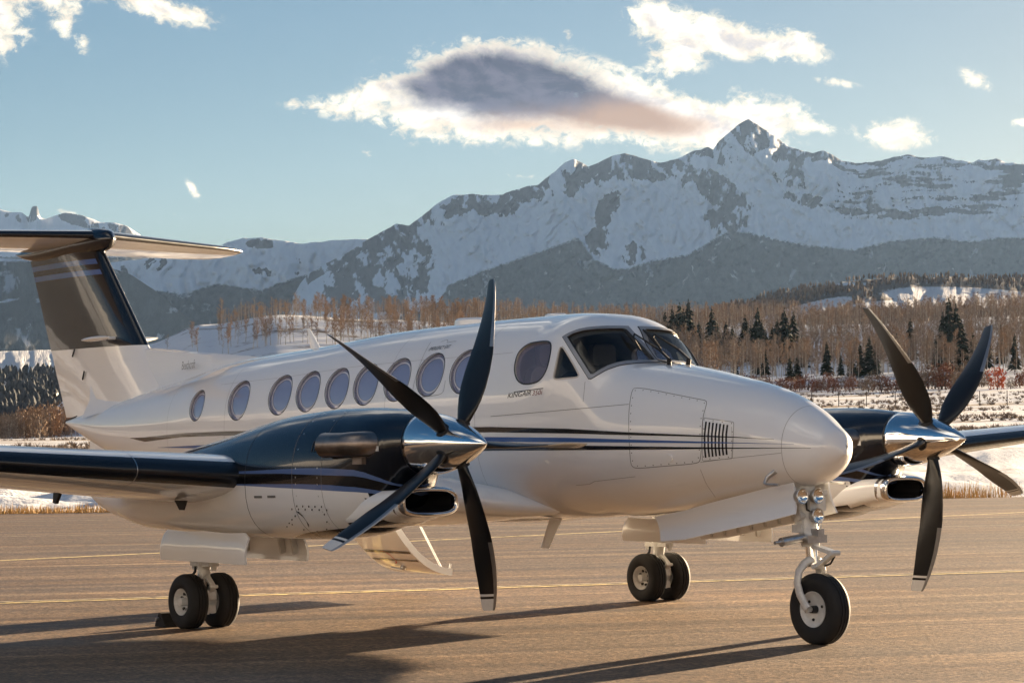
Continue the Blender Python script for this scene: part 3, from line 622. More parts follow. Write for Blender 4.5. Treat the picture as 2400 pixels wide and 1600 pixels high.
NT_ = 128
_th = np.linspace(0, 2*np.pi, NT_, endpoint=False)
def fring(x, inset=0.0, floor=None):
    zt, zb, w, n = fsec(x); zt -= inset; zb += inset; w -= inset
    zc, h = (zt+zb)/2, (zt-zb)/2; c, s = np.cos(_th), np.sin(_th); nn = np.where(s > 0, n, NL)
    y = w*np.sign(c)*np.abs(c)**(2/nn); z = zc+h*np.sign(s)*np.abs(s)**(2/nn)
    if floor is not None: z = np.maximum(z, floor)
    return np.stack([np.full(NT_, x), y, z], 1)
xs = np.r_[np.linspace(-13.66, -9.4, 45), np.linspace(-9.3, -4.2, 50), np.linspace(-4.15, -2.2, 70), np.linspace(-2.15, -1.1, 45), np.linspace(-1.085, -.95, 12)]
mb = MB(); R = [fring(x) for x in xs]; mb.grid(R, True); mb.cap(R[0], 0, True); mb.cap(R[-1])
FUS = mb.build('fuselage', [M_WHITE, M_LIN, M_SEAL], AC, angle=None)

# cutters ---------------------------------------------------------
cutcol = bpy.data.collections.new('cut'); COL.children.link(cutcol)
def cutter(ring, depth, out=.06, m=1):
    ring = np.array(ring); n = Gn(ring); nm = n.mean(0); nm /= np.linalg.norm(nm); nn = n*.5+nm*.5
    A = ring+nn*out; B = ring-nn*depth
    c = MB(); c.grid([A, B], True); c.cap(A, 0, True); c.cap(B, 0)
    me = bpy.data.meshes.new('c'); me.from_pydata(c.V, [], c.F); me.materials.append(M_WHITE); me.materials.append(M_LIN)
    me.polygons.foreach_set('material_index', np.full(len(me.polygons), m, dtype=np.int32))
    bm = bmesh.new(); bm.from_mesh(me); bmesh.ops.recalc_face_normals(bm, faces=bm.faces); bm.to_mesh(me); bm.free()
    o = bpy.data.objects.new('c', me); cutcol.objects.link(o); return o
# windscreen: outline of the opening of the near pane (mirrored for the other)
ws_open = [z5(*p) for p in [(703,352),(760,320),(850,294),(960,280),(1100,275),(1238,275),(1380,420),(1516,568),(1400,566),(1250,572),(1160,588),(1080,613),(1000,655),(925,704),(860,605),(780,477)]]
ws_out = [z5(*p) for p in [(662,352),(700,325),(800,284),(900,264),(1050,252),(1262,254),(1410,416),(1558,586),(1450,588),(1300,598),(1180,614),(1060,655),(970,708),(908,745),(830,620),(745,485)]]
def midguard(P, y=-.022): P = np.array(P); P[:, 1] = np.minimum(P[:, 1], y); return P
ring_ws = midguard(hits(dens(ws_open, 64)))
ring_wo = midguard(hits(dens(ws_out, 64)), -.004)
d_out = rnd([z5(*p) for p in [(350,410),(440,392),(530,388),(560,415),(548,520),(515,660),(450,757),(370,782),(290,785),(235,740),(212,640),(240,515),(285,455)]], 2)
t_out = rnd([z5(*p) for p in [(650,436),(672,450),(812,690),(806,722),(700,730),(590,742),(572,722),(583,680),(628,455)]], 2)
ring_d = hits(dens(d_out, 48)); ring_t = hits(dens(t_out, 40))
for rg in (ring_ws, ring_d, ring_t):
    cutter(rg, .22); cutter(mir(rg), .22)
# cockpit cavity
mbc = MB(); R = [fring(x, .06, 1.55) for x in np.linspace(-4.75, -3.0, 30)]
mbc.grid(R, True); mbc.cap(R[0], 0, True); mbc.cap(R[-1])
me = bpy.data.meshes.new('c'); me.from_pydata(mbc.V, [], mbc.F); me.materials.append(M_WHITE); me.materials.append(M_LIN)
me.polygons.foreach_set('material_index', np.full(len(me.polygons), 1, dtype=np.int32))
bm = bmesh.new(); bm.from_mesh(me); bmesh.ops.recalc_face_normals(bm, faces=bm.faces); bm.to_mesh(me); bm.free()
cutcol.objects.link(bpy.data.objects.new('c', me))
# cabin windows
WPX = [(452,930,18.5,31),(548,917.5,22,41),(643,905,24.5,42),(707,897,25,43),(773.5,890,26,43.5),(840,881,26.5,44.5),(912,870,28,46),(988,858,29,45.5),(1066,851,30,46.5)]
win_rings = []
for (cx, cy, a, b) in WPX:
    c3 = hit(cx, cy); n = Gn(c3); ex = np.array([1., 0, 0]); ex -= n*np.dot(ex, n); ex /= np.linalg.norm(ex); ez = np.cross(n, ex); ez *= np.sign(ez[2])
    hgt = np.linalg.norm(hit(cx, cy-b)-hit(cx, cy+b))/2; r = hgt
    tilt = .0
    win_rings.append(toskin(np.array([c3+r*.96*math.cos(t)*ex+r*math.sin(t)*ez for t in np.linspace(0, 2*math.pi, 48, endpoint=False)])))
for rg in win_rings: cutter(rg, .035, m=0)
bo = FUS.modifiers.new('cut', 'BOOLEAN'); bo.operation = 'DIFFERENCE'; bo.operand_type = 'COLLECTION'; bo.collection = cutcol; bo.solver = 'EXACT'
dg = bpy.context.evaluated_depsgraph_get(); me2 = bpy.data.meshes.new_from_object(FUS.evaluated_get(dg)); FUS.modifiers.clear()
old = FUS.data; FUS.data = me2; bpy.data.meshes.remove(old); me2.name = 'fuselage'
for o in list(cutcol.objects): bpy.data.objects.remove(o)
bpy.data.collections.remove(cutcol)
# analytic normals on the outer skin keep the reflections clean round the openings
nv = len(me2.vertices); co = np.empty(nv*3, np.float32); me2.vertices.foreach_get('co', co); co = co.reshape(-1, 3).astype(float)
vn = Gn(co); vg = G(co); nl = len(me2.loops); lv = np.empty(nl, np.int32); me2.loops.foreach_get('vertex_index', lv)
ln = np.zeros((nl, 3))
for p in me2.polygons:
    li = list(p.loop_indices); v = lv[li]; fn = np.array(p.normal[:])
    outer = np.all(np.abs(vg[v]) < .012) and np.dot(vn[v].mean(0), fn) > .7
    ln[li] = vn[v] if outer else fn
    if outer: p.material_index = 0
    p.use_smooth = True
me2.normals_split_custom_set([tuple(n) for n in ln])

# ------------------------------------------------------------------ cabin windows, cockpit glass
def window_part(ring, name, depth, paneM, sealw=.012):
    w = patch(ring, 7, -depth).build(name, paneM, AC)
    return w
for i, rg in enumerate(win_rings):
    n = Gn(rg)
    w = patch(shrink(rg, 1.02), 8, -.026).build('cabin_window', M_PANE, AC)
    strip(rg, .009, .0012, True).build('window_seal', M_SEAL, w)
    inner = MB(); A = toskin(shrink(rg, .86)); B = toskin(shrink(rg, .79)); inner.grid([A-Gn(A)*.0235, B-Gn(B)*.0225], True)
    inner.build('shade_rim', simple('shade_rim%d' % i, (.62, .62, .66), .4), w) if i == 0 else inner.build('shade_rim', bpy.data.materials['shade_rim0'], w)
for side in (1, -1):
    f_ = (lambda P: P) if side == 1 else mir
    w = patch(ring_ws, 10, -.012)
    if side == -1: w.V = [(x, -y, z) for x, y, z in w.V]; w.F = [f[::-1] for f in w.F]
    W = w.build('windscreen', M_GLASS, AC)
    fr = MB(); A = toskin(ring_wo); B = ring_ws; n1, n2 = Gn(A), Gn(B)
    fr.grid(np.stack([A+n1*.0015, A+n1*.007, B+n2*.007, B-n2*.02]), True)
    se = MB(); Bi = shrink(ring_ws, .945); Bi = toskin(Bi); n3 = Gn(Bi); se.grid(np.stack([B+n2*.004, B*.5+Bi*.5+n3*.004, Bi-n3*.006]), True)
    ou = MB(); Ao = toskin(shrink(A, 1.018)); Ao = midguard(Ao, -.002); no = Gn(Ao); ou.grid(np.stack([Ao+no*.0018, A+n1*.0075]), True)
    for q, nm, mt in ((fr, 'windscreen_frame', M_FRAME), (se, 'windscreen_seal', M_SEAL), (ou, 'frame_gasket', M_SEAL)):
        if side == -1: q.V = [(x, -y, z) for x, y, z in q.V]
        q.build(nm, mt, W)
    for rg, nm in ((ring_d, 'cockpit_side_window'), (ring_t, 'vent_window')):
        p = patch(rg, 7, -.02)
        if side == -1: p.V = [(x, -y, z) for x, y, z in p.V]; p.F = [f[::-1] for f in p.F]
        o = p.build(nm, M_SIDEG if nm[0] == 'c' else M_GLASS, AC)
        s = strip(rg, .014, .0012, True)
        if side == -1: s.V = [(x, -y, z) for x, y, z in s.V]
        s.build('window_seal', M_SEAL if nm[0] == 'c' else M_LIN, o)
# cockpit interior: glare shield, seats, yokes, bulkhead
g = MB(); R = []
for x, top in ((-3.72, 2.17), (-3.68, 2.205), (-3.45, 2.20), (-3.2, 2.155), (-3.02, 2.11)):
    ww = sideY(x, 2.12)-.07
    R.append([(x, -ww, 1.75), (x, -ww, top-.10), (x, -ww*.8, top-.02), (x, 0, top), (x, ww*.8, top-.02), (x, ww, top-.10), (x, ww, 1.75)])
g.grid(R); g.cap(R[0], 0, True); g.build('glare_shield', M_PANEL, AC)
for s in (-1, 1):
    m = MB()
    def rb(c, hx, hy, hz, mm=0, k=.04):
        x, y, z = c; rings = []
        for dx, sc in ((-hx, .75), (-hx*.8, 1), (hx*.8, 1), (hx, .75)):
            rings.append([(x+dx, y+hy*sc*np.sign(math.cos(t))*abs(math.cos(t))**.45, z+hz*sc*np.sign(math.sin(t))*abs(math.sin(t))**.45) for t in np.linspace(0, 2*math.pi, 20, endpoint=False)])
        m.grid(rings, True, mm); m.cap(rings[0], mm, True); m.cap(rings[-1], mm)
    rb((-4.28, s*.30, 1.95), .06, .22, .30); rb((-4.25, s*.30, 2.35), .04, .13, .10); rb((-4.05, s*.30, 1.68), .26, .22, .07)
    m.build('pilot_seat', M_SEAT, AC)
    y = MB(); y.tube([(-3.70, s*.30, 2.0), (-3.86, s*.30, 2.02)], .02); y.tube([(-3.86, s*.30-.14, 2.14), (-3.86, s*.30-.12, 2.03), (-3.86, s*.30+.12, 2.03), (-3.86, s*.30+.14, 2.14)], .016)
    y.build('control_yoke', M_PANEL, AC)
# wipers on the windscreen
for pts in ([z5(1640,605), z5(1545,520), z5(1300,355)], [z5(1815,605), z5(1700,500), z5(1480,360)]):
    far = pts[0][0] > 1560
    P = []
    for p in pts: P.append(hit(*p)+Gn(hit(*p))*.045)
    m = MB(); m.tube([P[0]-Gn(P[0])*.05, P[0]], .02, 10); m.tube(P, [.012, .010, .006], 8)
    a = P[2]; ax = (at(*z5(1215,285), 0, a[0]) - at(*z5(1365,490), 0, a[0]))
    b0 = hit(*z5(1215, 300)) if not far else hit(*z5(1390, 300)); b1 = hit(*z5(1370, 490)) if not far else hit(*z5(1555, 480))
    b0 = b0+Gn(b0)*.02; b1 = b1+Gn(b1)*.02
    m.tube([b0, (b0+b1)/2+Gn((b0+b1)/2)*.01, b1], [.008, .016, .008], 8); m.tube([a, (b0+b1)/2], .008, 8)
    m.build('windscreen_wiper', M_DARK, AC)

# ------------------------------------------------------------------ stripes, seams, lettering on the fuselage
def band_xz(up, lo, name, mat):
    X = np.linspace(up[0][0], up[-1][0], 220)
    zu = lerp([p[0] for p in up], [p[1] for p in up], X); zl = lerp([p[0] for p in lo], [p[1] for p in lo], X)
    m = MB(); rows = []
    for k in range(5):
        z = zl+(zu-zl)*k/4; P = np.stack([X, -sideY(X, z), z], 1); rows.append(P+Gn(P)*.0022)
    m.grid(np.stack(rows)); both(m, name, mat, FUS)
def xz(pts):
    o = []
    for p in pts: h_ = hit(*p); o.append((h_[0], h_[2]))
    return o
tailS1u = [(-11.4, 1.656), (-10.95, 1.662), (-9.9, 1.70), (-8.87, 1.715)]; tailS1l = [(-11.4, 1.655), (-10.95, 1.615), (-9.9, 1.662), (-8.87, 1.672)]
fwd = lambda c: xz([z5(*p) for p in c])
S1u = tailS1u+fwd([(0,1175),(700,1192),(1200,1222),(1700,1243),(2240,1266)])+xz([z6(1400,87)])
S1l = tailS1l+fwd([(0,1225),(700,1235),(1200,1250),(1700,1260),(2240,1274)])+xz([z6(1400,89)])
S2u = [(-10.6, 1.553), (-9.55, 1.575), (-8.5, 1.59)]+fwd([(0,1268),(700,1275),(1400,1295),(1900,1309),(2240,1319)])+xz([z6(1540,120)])
S2l = [(-10.6, 1.551), (-9.55, 1.545), (-8.5, 1.55)]+fwd([(0,1312),(700,1315),(1400,1320),(1900,1325),(2240,1326)])+xz([z6(1540,122)])
S3u = [(-10.2, 1.47), (-9.0, 1.49)]+fwd([(100,1345),(860,1347),(1900,1362),(2240,1366)])+xz([z6(1660,148)])
S3l = [(-10.2, 1.468), (-9.0, 1.46)]+fwd([(100,1392),(860,1388),(1900,1379),(2240,1376)])+xz([z6(1660,150)])
for u, l, m_ in ((S1u, S1l, M_BLACK), (S2u, S2l, M_BLUE), (S3u, S3l, M_BLACK)):
    k = np.argsort([p[0] for p in u]); band_xz([u[i] for i in k], [l[i] for i in k], 'stripe', m_)
def seam_px(pts, w=.005, mat=M_LINE, closed=False, name='panel_seam', mirror=True, n=None):
    P = dens(pts, n or 60) if closed else None
    if not closed:
        Q = np.array(pts, float); d = np.r_[0, np.cumsum(np.hypot(*np.diff(Q, axis=0).T))]; q = np.linspace(0, d[-1], max(8, int(d[-1]/6)))
        P = np.stack([np.interp(q, d, Q[:, 0]), np.interp(q, d, Q[:, 1])], 1)
    s = strip(hits(P), w, .0014, closed)
    return both(s, name, mat, FUS) if mirror else s.build(name, mat, FUS)
nose_panel = rnd([z5(*p) for p in [(1300,830),(1340,815),(1480,835),(1700,880),(1930,925),(1985,935),(1985,970),(1945,1100),(1940,1300),(1930,1480),(1900,1512),(1600,1535),(1340,1558),(1300,1540),(1285,1500),(1272,1300),(1268,1100),(1275,980)]], 2)
seam_px(nose_panel, .0055, closed=True, n=140, name='access_panel_seam')
louv = [z5(*p) for p in [(1950,1092),(2235,1132),(2222,1465),(1945,1490)]]
seam_px(louv, .004, closed=True, n=60, name='louvre_panel_seam')
for a in ([(1980,1128),(1966,1250),(1968,1380),(1976,1458)], [(2012,1132),(1999,1250),(2000,1370),(2009,1452)], [(2044,1137),(2032,1250),(2033,1370),(2041,1449)], [(2078,1142),(2065,1250),(2065,1370),(2073,1445)],
          [(2110,1147),(2098,1250),(2098,1370),(2106,1441)], [(2143,1152),(2131,1250),(2131,1370),(2139,1436)], [(2176,1157),(2164,1250),(2164,1360),(2170,1432)]):
    seam_px([z5(*p) for p in a], .017, M_DARK, name='louvre_slot')
seam_px([z5(0,1080), z5(600,1028), z5(1270,968)], .0045, name='skin_seam')
seam_px([z5(850,945), z5(868,760)], .003, name='skin_seam')
seam_px([z6(880,300), z6(920,400), z6(985,495)], .003, name='skin_seam')
seam_px([z6(0,412), z6(100,403), z6(125,385), z6(420,350)], .003, name='skin_seam')
seam_px([z6(880,250), z6(1100,220), z6(1450,184)], .003, name='skin_seam')
seam_px([z6(1100,0), z6(1106,110), z6(1100,215)], .0025, name='skin_seam')
em = rnd([z3(*p) for p in [(985,610),(930,700),(870,850),(838,980),(838,1020),(860,1040),(1000,1025),(1060,1010),(1072,960),(1080,900),(1100,760),(1140,640)]], 1)
seam_px(em[:-6], .0045, name='exit_hatch_seam')
for xq in (-4.72, -6.1, -8.95, -10.3):
    Rr_ = fring(xq); strip(Rr_, .0035, .0013, True).build('skin_seam', M_SOFT, FUS)
for js in (12, 24, 40, 52, 104, 88):
    P_ = np.array([fring(x)[js] for x in np.linspace(-9.2, -4.3, 60)]); strip(P_, .003, .0012).build('lap_seam', M_SOFT, FUS)
ring_r = []
xr = hit(*z6(1455, 90))[0]
zt, zb, w, n = fsec(xr); c, s = np.cos(_th), np.sin(_th); nn = np.where(s > 0, n, NL)
R = np.stack([np.full(NT_, xr), w*np.sign(c)*np.abs(c)**(2/nn), (zt+zb)/2+(zt-zb)/2*np.sign(s)*np.abs(s)**(2/nn)], 1)
strip(R, .004, .0014, True).build('radome_seam', M_SOFT, FUS)
# fasteners of the panels, round latch
fa = MB(); 
for pl, step in ((nose_panel, 17), (np.array(rnd(louv, 0)), None)):
    q = dens(pl, 34 if step else 14)
    c0 = q.mean(0)
    for p in q:
        p2 = c0+(p-c0)*(.95 if step else .92); h_ = hit(*p2); n_ = Gn(h_)
        e1 = np.cross(n_, [0, 0, 1.]); e1 /= np.linalg.norm(e1); e2 = np.cross(n_, e1)
        fa.cap([h_+n_*.0016+.0055*(math.cos(t)*e1+math.sin(t)*e2) for t in np.linspace(0, 2*math.pi, 7)[:-1]])
o_ = fa.build('panel_fasteners', M_LINE, FUS, smooth=False); o_['kind'] = 'stuff'
hl = hit(*z5(1648, 1462)); nl_ = Gn(hl); lt = MB(); lt.tube([hl-nl_*.01, hl+nl_*.012], [.034, .028], 20); lt.build('door_latch', M_WHITE, FUS)
def lettering(s, px0, px1, name, mat, shear=0, size=.1, hpx=None, sx=1.0, spacing=1.0):
    """text laid on the skin with its baseline from px0 to px1"""
    V, Fc = text_mesh(s, 1.0, shear, spacing); a, b = hit(*px0), hit(*px1); wid = V[:, 0].max()-min(V[:, 0].min(), 0)
    n_ = Gn((a+b)/2); ex = b-a; L = np.linalg.norm(ex); ex /= L; ez = np.cross(n_, ex); ez *= np.sign(ez[2])
    sc = L/wid; hs = (size if size else sc)
    P = np.array([a+ex*v[0]*sc+ez*v[1]*hs for v in V]); P = toskin(P); P = P+Gn(P)*.0022
    m = MB(); m.add(P, Fc); return m.build(name, mat, FUS, smooth=False)
lettering('KINGAIR', z5(152,912), z5(372,885), 'model_lettering', M_TEXT, .35, .060)
lettering('350i', z5(378,888), z5(478,878), 'model_number_lettering', M_RED, .3, .058)
seam_px([z5(215,856), z5(350,838), z5(484,822)], .007, M_TEXT, name='lettering_bar', mirror=False)
lettering('EMERGENCY EXIT', z3(953,697), z3(1110,676), 'exit_lettering', M_TEXT, .25, .06)
lettering('NO', z6(1918,138), z6(1943,138), 'nose_lettering', M_TEXT, 0, .055)
lettering('PUSH', z6(1911,163), z6(1950,161), 'nose_lettering', M_TEXT, 0, .055)
# small script signature above the exit lettering: loops of fine line
sg = [z3(1045+x*1.0, 636-y) for x, y in [(0,5),(10,8),(22,14),(40,22),(58,20),(50,8),(40,0),(48,-2),(60,8),(66,2),(72,12),(80,4),(90,14),(96,6),(108,10),(115,9)]]
seam_px(sg, .006, M_GREYT, name='script_lettering', mirror=False)

# ------------------------------------------------------------------ antennas and bumps on the spine and belly
def blade_ant(name, foot, top, th=.02, m=M_WHITE):
    """foot: (x0, x1, z) at the skin, top: (x0, x1, z)"""
    mb = MB(); rings = []
    for t in np.linspace(0, 1, 6):
        x0 = foot[0]+(top[0]-foot[0])*t; x1 = foot[1]+(top[1]-foot[1])*t; z = foot[2]+(top[2]-foot[2])*t; c = (x0+x1)/2; h = (x1-x0)/2
        rings.append([(c+h*math.cos(a), th*(1-.5*t)*math.sin(a), z) for a in np.linspace(0, 2*math.pi, 16, endpoint=False)])
    mb.grid(rings, True); mb.cap(rings[-1]); mb.cap(rings[0], 0, True); return mb.build(name, m, AC)
P = [at(*z3(*p), 1, 0) for p in ((100,690),(185,680),(85,538),(25,545))]
blade_ant('blade_antenna', (P[0][0], P[1][0], P[0][2]-.05), (P[3][0]+.1, P[2][0], P[2][2]), .022)
blade_ant('antenna_tip', (P[3][0]-.0, P[2][0], P[2][2]-.004), (P[3][0]+.03, P[2][0]-.02, P[2][2]+.012), .014)
P = [at(*z3(*p), 1, 0) for p in ((402,652),(432,648),(415,617),(398,618))]
blade_ant('small_antenna', (P[0][0], P[1][0], P[0][2]-.04), (P[3][0], P[2][0], P[2][2]), .014)
P = at(*z3(1260, 515), 1, 0); m = MB(); R = [[(P[0]+a*.20*math.cos(t), a*.10*math.sin(t), zz) for t in np.linspace(0, 2*math.pi, 24, endpoint=False)] for a, zz in ((1.05, 2.63), (1.0, 2.715), (.8, 2.735), (.01, 2.74))]
m.grid(R, True); m.build('satellite_antenna_dome', M_WHITE, AC)
P = at(*z5(600, 155), 1, 0); m = MB(); R = [[(P[0]+a*.13*math.cos(t), a*.07*math.sin(t), zz) for t in np.linspace(0, 2*math.pi, 20, endpoint=False)] for a, zz in ((1.05, 2.67), (1, 2.712), (.8, 2.722), (.01, 2.725))]
m.grid(R, True); m.build('low_antenna_dome', M_WHITE, AC)
P = [at(*z4(*p), 1, 0) for p in ((1850,815),(1900,815),(1770,1045),(1840,1045))]
blade_ant('belly_antenna', (P[2][0]+.02, P[3][0], P[2][2]), (P[0][0]+.02, P[1][0]+.12, P[0][2]+.05), .02)

# ------------------------------------------------------------------ nacelles
YN = 2.6154; ZH = 1.5876
NX = [-2.86,-2.93,-3.02,-3.12,-3.25,-3.5,-3.9,-4.2,-4.6,-5.0,-5.53,-6.2,-6.8,-7.3,-7.75,-8.15]
NTt= [1.828,1.838,1.847,1.857,1.866,1.876,1.874,1.858,1.825,1.765,1.668,1.558,1.455,1.37,1.28,1.17]
NBb= [1.347,1.33,1.255,1.10,.985,.885,.835,.82,.812,.81,.82,.828,.84,.90,.985,1.10]
NW = [.240,.262,.292,.33,.375,.43,.462,.47,.472,.47,.46,.44,.40,.33,.22,.06]
NU = [2,2,2.02,2.05,2.08,2.15,2.2,2.2,2.2,2.2,2.2,2.2,2.2,2.1,2,2]
NLw= [2,2.05,2.1,2.2,2.35,2.5,2.6,2.6,2.6,2.6,2.6,2.6,2.5,2.3,2.1,2]
def nsec(x): return [pch(NX, a, x) for a in (NTt, NBb, NW, NU, NLw)]
def nsecC(x):
    zt, zb, w, nu, nl_ = nsec(x); zc = np.minimum((zt+zb)/2, ZH); zc = np.where(np.asarray(x) > -3.5, ZH+(zc-ZH)*np.clip((-np.asarray(x)-2.86)/.64, 0, 1), zc)
    return zt, zb, w, nu, nl_, zc
def GN(P):
    P = np.asarray(P, float); zt, zb, w, nu, nl_, zc = nsecC(P[..., 0]); y = np.abs(np.abs(P[..., 1])-YN)
    up = P[..., 2] > zc; h = np.where(up, zt-zc, zc-zb); n = np.where(up, nu, nl_)
    g = (np.abs(y/w)**n+np.abs((P[..., 2]-zc)/np.maximum(h, 1e-3))**n)**(1/n)-1
    return np.where((P[..., 0] > -2.86) | (P[..., 0] < -8.15) | (P[..., 1] > 0), 5.0, g)
# colour levels on the side, z against x
BX = [-8.2,-4.8,-4.2,-3.95,-3.6,-3.3,-3.2,-3.1,-3.04,-3.0,-2.96,-2.8]
B1 = [1.262,1.256,1.243,1.239,1.229,1.219,1.212,1.195,1.17,1.14,1.00,1.00]
B2 = [1.264,1.268,1.274,1.277,1.275,1.258,1.245,1.222,1.20,1.17,1.00,1.00]
B3 = [1.352,1.353,1.358,1.354,1.349,1.344,1.330,1.300,1.265,1.22,1.00,1.00]
B4 = [1.356,1.373,1.393,1.402,1.404,1.392,1.372,1.332,1.29,1.24,1.00,1.00]
B0x = [-8.2,-4.5,-4.1,-3.6,-3.35,-3.2,-2.8]; B0 = [.5,.825,.885,.93,.97,1.0,1.0]
def nac_ring(x, s):
    zt, zb, w, nu, nl_, zc = [float(v) for v in nsecC(x)]
    lv = [zb, float(lerp(B0x, B0, x)), float(lerp(BX, B1, x)), float(lerp(BX, B2, x)), float(lerp(BX, B3, x)), float(lerp(BX, B4, x)), zt]
    for i in range(1, 7): lv[i] = min(max(lv[i], lv[i-1]+1e-8), zt-1e-8*(6-i))
    lv[6] = zt
    def ang(z):
        if z > zc: return math.asin(min(1, ((z-zc)/(zt-zc))**(nu/2)))
        return -math.asin(min(1, ((zc-z)/(zc-zb))**(nl_/2)))
    A = [ang(z) for z in lv]; A[0] = -math.pi/2; A[6] = math.pi/2
    seq = []
    for i, k in enumerate((5, 9, 2, 4, 2, 16)): seq += list(np.linspace(A[i], A[i+1], k, endpoint=False))
    seq.append(A[6])
    def pt(a, sg):
        n = nu if a > 0 else nl_; h = zt-zc if a > 0 else zc-zb
        return (x, s*YN+sg*w*max(math.cos(a), 0)**(2/n), zc+h*math.copysign(abs(math.sin(a))**(2/n), a))
    right = [pt(a, 1) for a in seq]; left = [pt(a, -1) for a in seq[-2:0:-1]]
    return right+left
NSEQ = [0]*5+[1]*9+[2]*2+[3]*4+[4]*2+[5]*16
BANDM = {0: 1, 1: 0, 2: 3, 3: 2, 4: 3, 5: 1}         # white, navy, black, light blue
def nacelle(s):
    X = np.r_[np.linspace(-8.15, -5.0, 34), np.linspace(-4.93, -3.3, 30), np.linspace(-3.27, -2.86, 22)]
    R = [nac_ring(x, s) for x in X]; n = len(R[0]); V = np.array(R).reshape(-1, 3); Fc = []; mi = []
    half = len(NSEQ)
    for i in range(len(X)-1):
        for j in range(n):
            k = (j+1) % n; Fc.append((i*n+j, i*n+k, (i+1)*n+k, (i+1)*n+j))
            b = NSEQ[j] if j < half else NSEQ[2*half-1-j]
            fx_ = (X[i]+X[i+1])/2; fy_ = abs(abs((R[i][j][1]+R[i][k][1])/2)-YN)
            mi.append(1 if (fx_ > -3.32 and b <= 1 and fy_ < .31) else BANDM[b])
    for e in (0, len(X)-1):
        c = len(V); V = np.vstack([V, V[e*n:(e+1)*n].mean(0)])
        for j in range(n): f = (e*n+j, e*n+(j+1) % n, c); Fc.append(f[::-1] if e == 0 else f); mi.append(1)
    N = mk('engine_nacelle', V, Fc, [M_WHITE, M_NAVY, M_BLACK, M_LBLUE], AC, mi, True, 60)
    # cowling joints: rings
    def nring(x, wd, a0=None):
        rr = np.array([nac_ring(x+d, s) for d in (-wd/2, wd/2)]); c = np.array([x, s*YN, 1.35]); 
        rr = c+(rr-c)*1.0022; rr[:, :, 0] = np.array([x-wd/2, x+wd/2])[:, None]
        return MB().grid(rr, True)
    nring(-4.05, .006).build('cowling_seam', M_LINE, N); nring(-4.75, .007).build('cowling_seam', M_DARK, N); nring(-3.66, .004).build('cowling_seam', M_LINE, N)
    # fastener heads along the joints
    fb = MB()
    for x0 in (-4.0, -3.71):
        rr = np.array(nac_ring(x0, s)); cc = np.array([x0, s*YN, 1.35])
        for j in range(0, len(rr), 3):
            p = cc+(rr[j]-cc)*1.003; d = (rr[j]-cc); d /= np.linalg.norm(d); e1 = np.array([1., 0, 0]); e2 = np.cross(d, e1)
            fb.cap([p+.008*(math.cos(t)*e1+math.sin(t)*e2) for t in np.linspace(0, 2*math.pi, 7)[:-1]])
    o = fb.build('cowling_fasteners', M_ALU, N, smooth=False); o['kind'] = 'stuff'
    # scoop, lip and duct of the air inlet
    def oval(x, cy, cz, hw, hh, k=40, n=3.2):
        o = []
        for t in np.linspace(0, 2*math.pi, k, endpoint=False):
            c, q = math.cos(t), math.sin(t)
            o.append((x, cy+hw*math.copysign(abs(c)**(2/n), c), cz+hh*math.copysign(abs(q)**(2/n), q)))
        return o
    cy = s*YN
    sc = MB(); R = [oval(x, cy, z, hw, hh) for x, z, hw, hh in ((-2.86,1.143,.268,.112),(-2.95,1.136,.282,.122),(-3.1,1.118,.30,.138),(-3.25,1.09,.318,.146),(-3.5,1.06,.33,.14))]
    for i_ in range(len(R)-1):
        for j_ in range(40):
            k_ = (j_+1) % 40; zz = (R[i_][j_][2]+R[i_][k_][2])/2; sc.add([R[i_][j_], R[i_][k_], R[i_+1][k_], R[i_+1][j_]], [(0, 1, 2, 3)], 1 if (zz > 1.232 or (zz < 1.005 and i_ > 0)) else 0)
    so = sc.build('inlet_scoop', [M_WHITE, M_NAVY], N)
    bm = bmesh.new(); bm.from_mesh(so.data); bmesh.ops.remove_doubles(bm, verts=bm.verts, dist=1e-5); bm.to_mesh(so.data); bm.free()
    lip = MB(); R = []
    for t in np.linspace(-.25*math.pi, 1.15*math.pi, 14):
        x = -2.845+.028*math.sin(t)*1.5; d = .022*math.cos(t); R.append(oval(x, cy, 1.143, .252+d, .096+d))
    R = [oval(-2.93, cy, 1.139, .281, .121)]+R; lip.grid(R, True); lip.build('inlet_lip', M_CHROME, N)
    du = MB(); R = [oval(x, cy, z, hw, hh) for x, z, hw, hh in ((-2.84,1.143,.235,.079),(-2.95,1.143,.225,.072),(-3.2,1.16,.2,.07))]; du.grid(R, True, flip=True); du.cap(R[-1]); du.build('inlet_duct', M_DARK, N)
    # exhaust stacks on both flanks
    for q in (-1, 1):
        ex = MB(); yy = lambda a: s*YN+q*a
        path = [(-3.17, yy(.22), 1.588), (-3.175, yy(.33), 1.59), (-3.20, yy(.40), 1.59), (-3.26, yy(.44), 1.588), (-3.34, yy(.46), 1.585), (-3.46, yy(.47), 1.583), (-3.56, yy(.478), 1.582)]
        ex.tube(path, [.10, .10, .098, .096, .094, .095, .098], 20, 0, False)
        ex.tube([path[-1], path[-2]], [.092, .086], 20, 1, False); 
        ring = [np.array(path[-2])+np.array([.06, 0, 0])+.086*np.array([0, math.cos(t), math.sin(t)]) for t in np.linspace(0, 2*math.pi, 20, endpoint=False)]; ex.cap(ring, 1)
        ex.build('exhaust_stack', [M_STEEL, M_DARK], N)
        br = MB(); br.box((-3.38, yy(.36)-.03, 1.435), (-3.18, yy(.36)+.03, 1.50)); br.build('exhaust_bracket', M_STEEL, N)
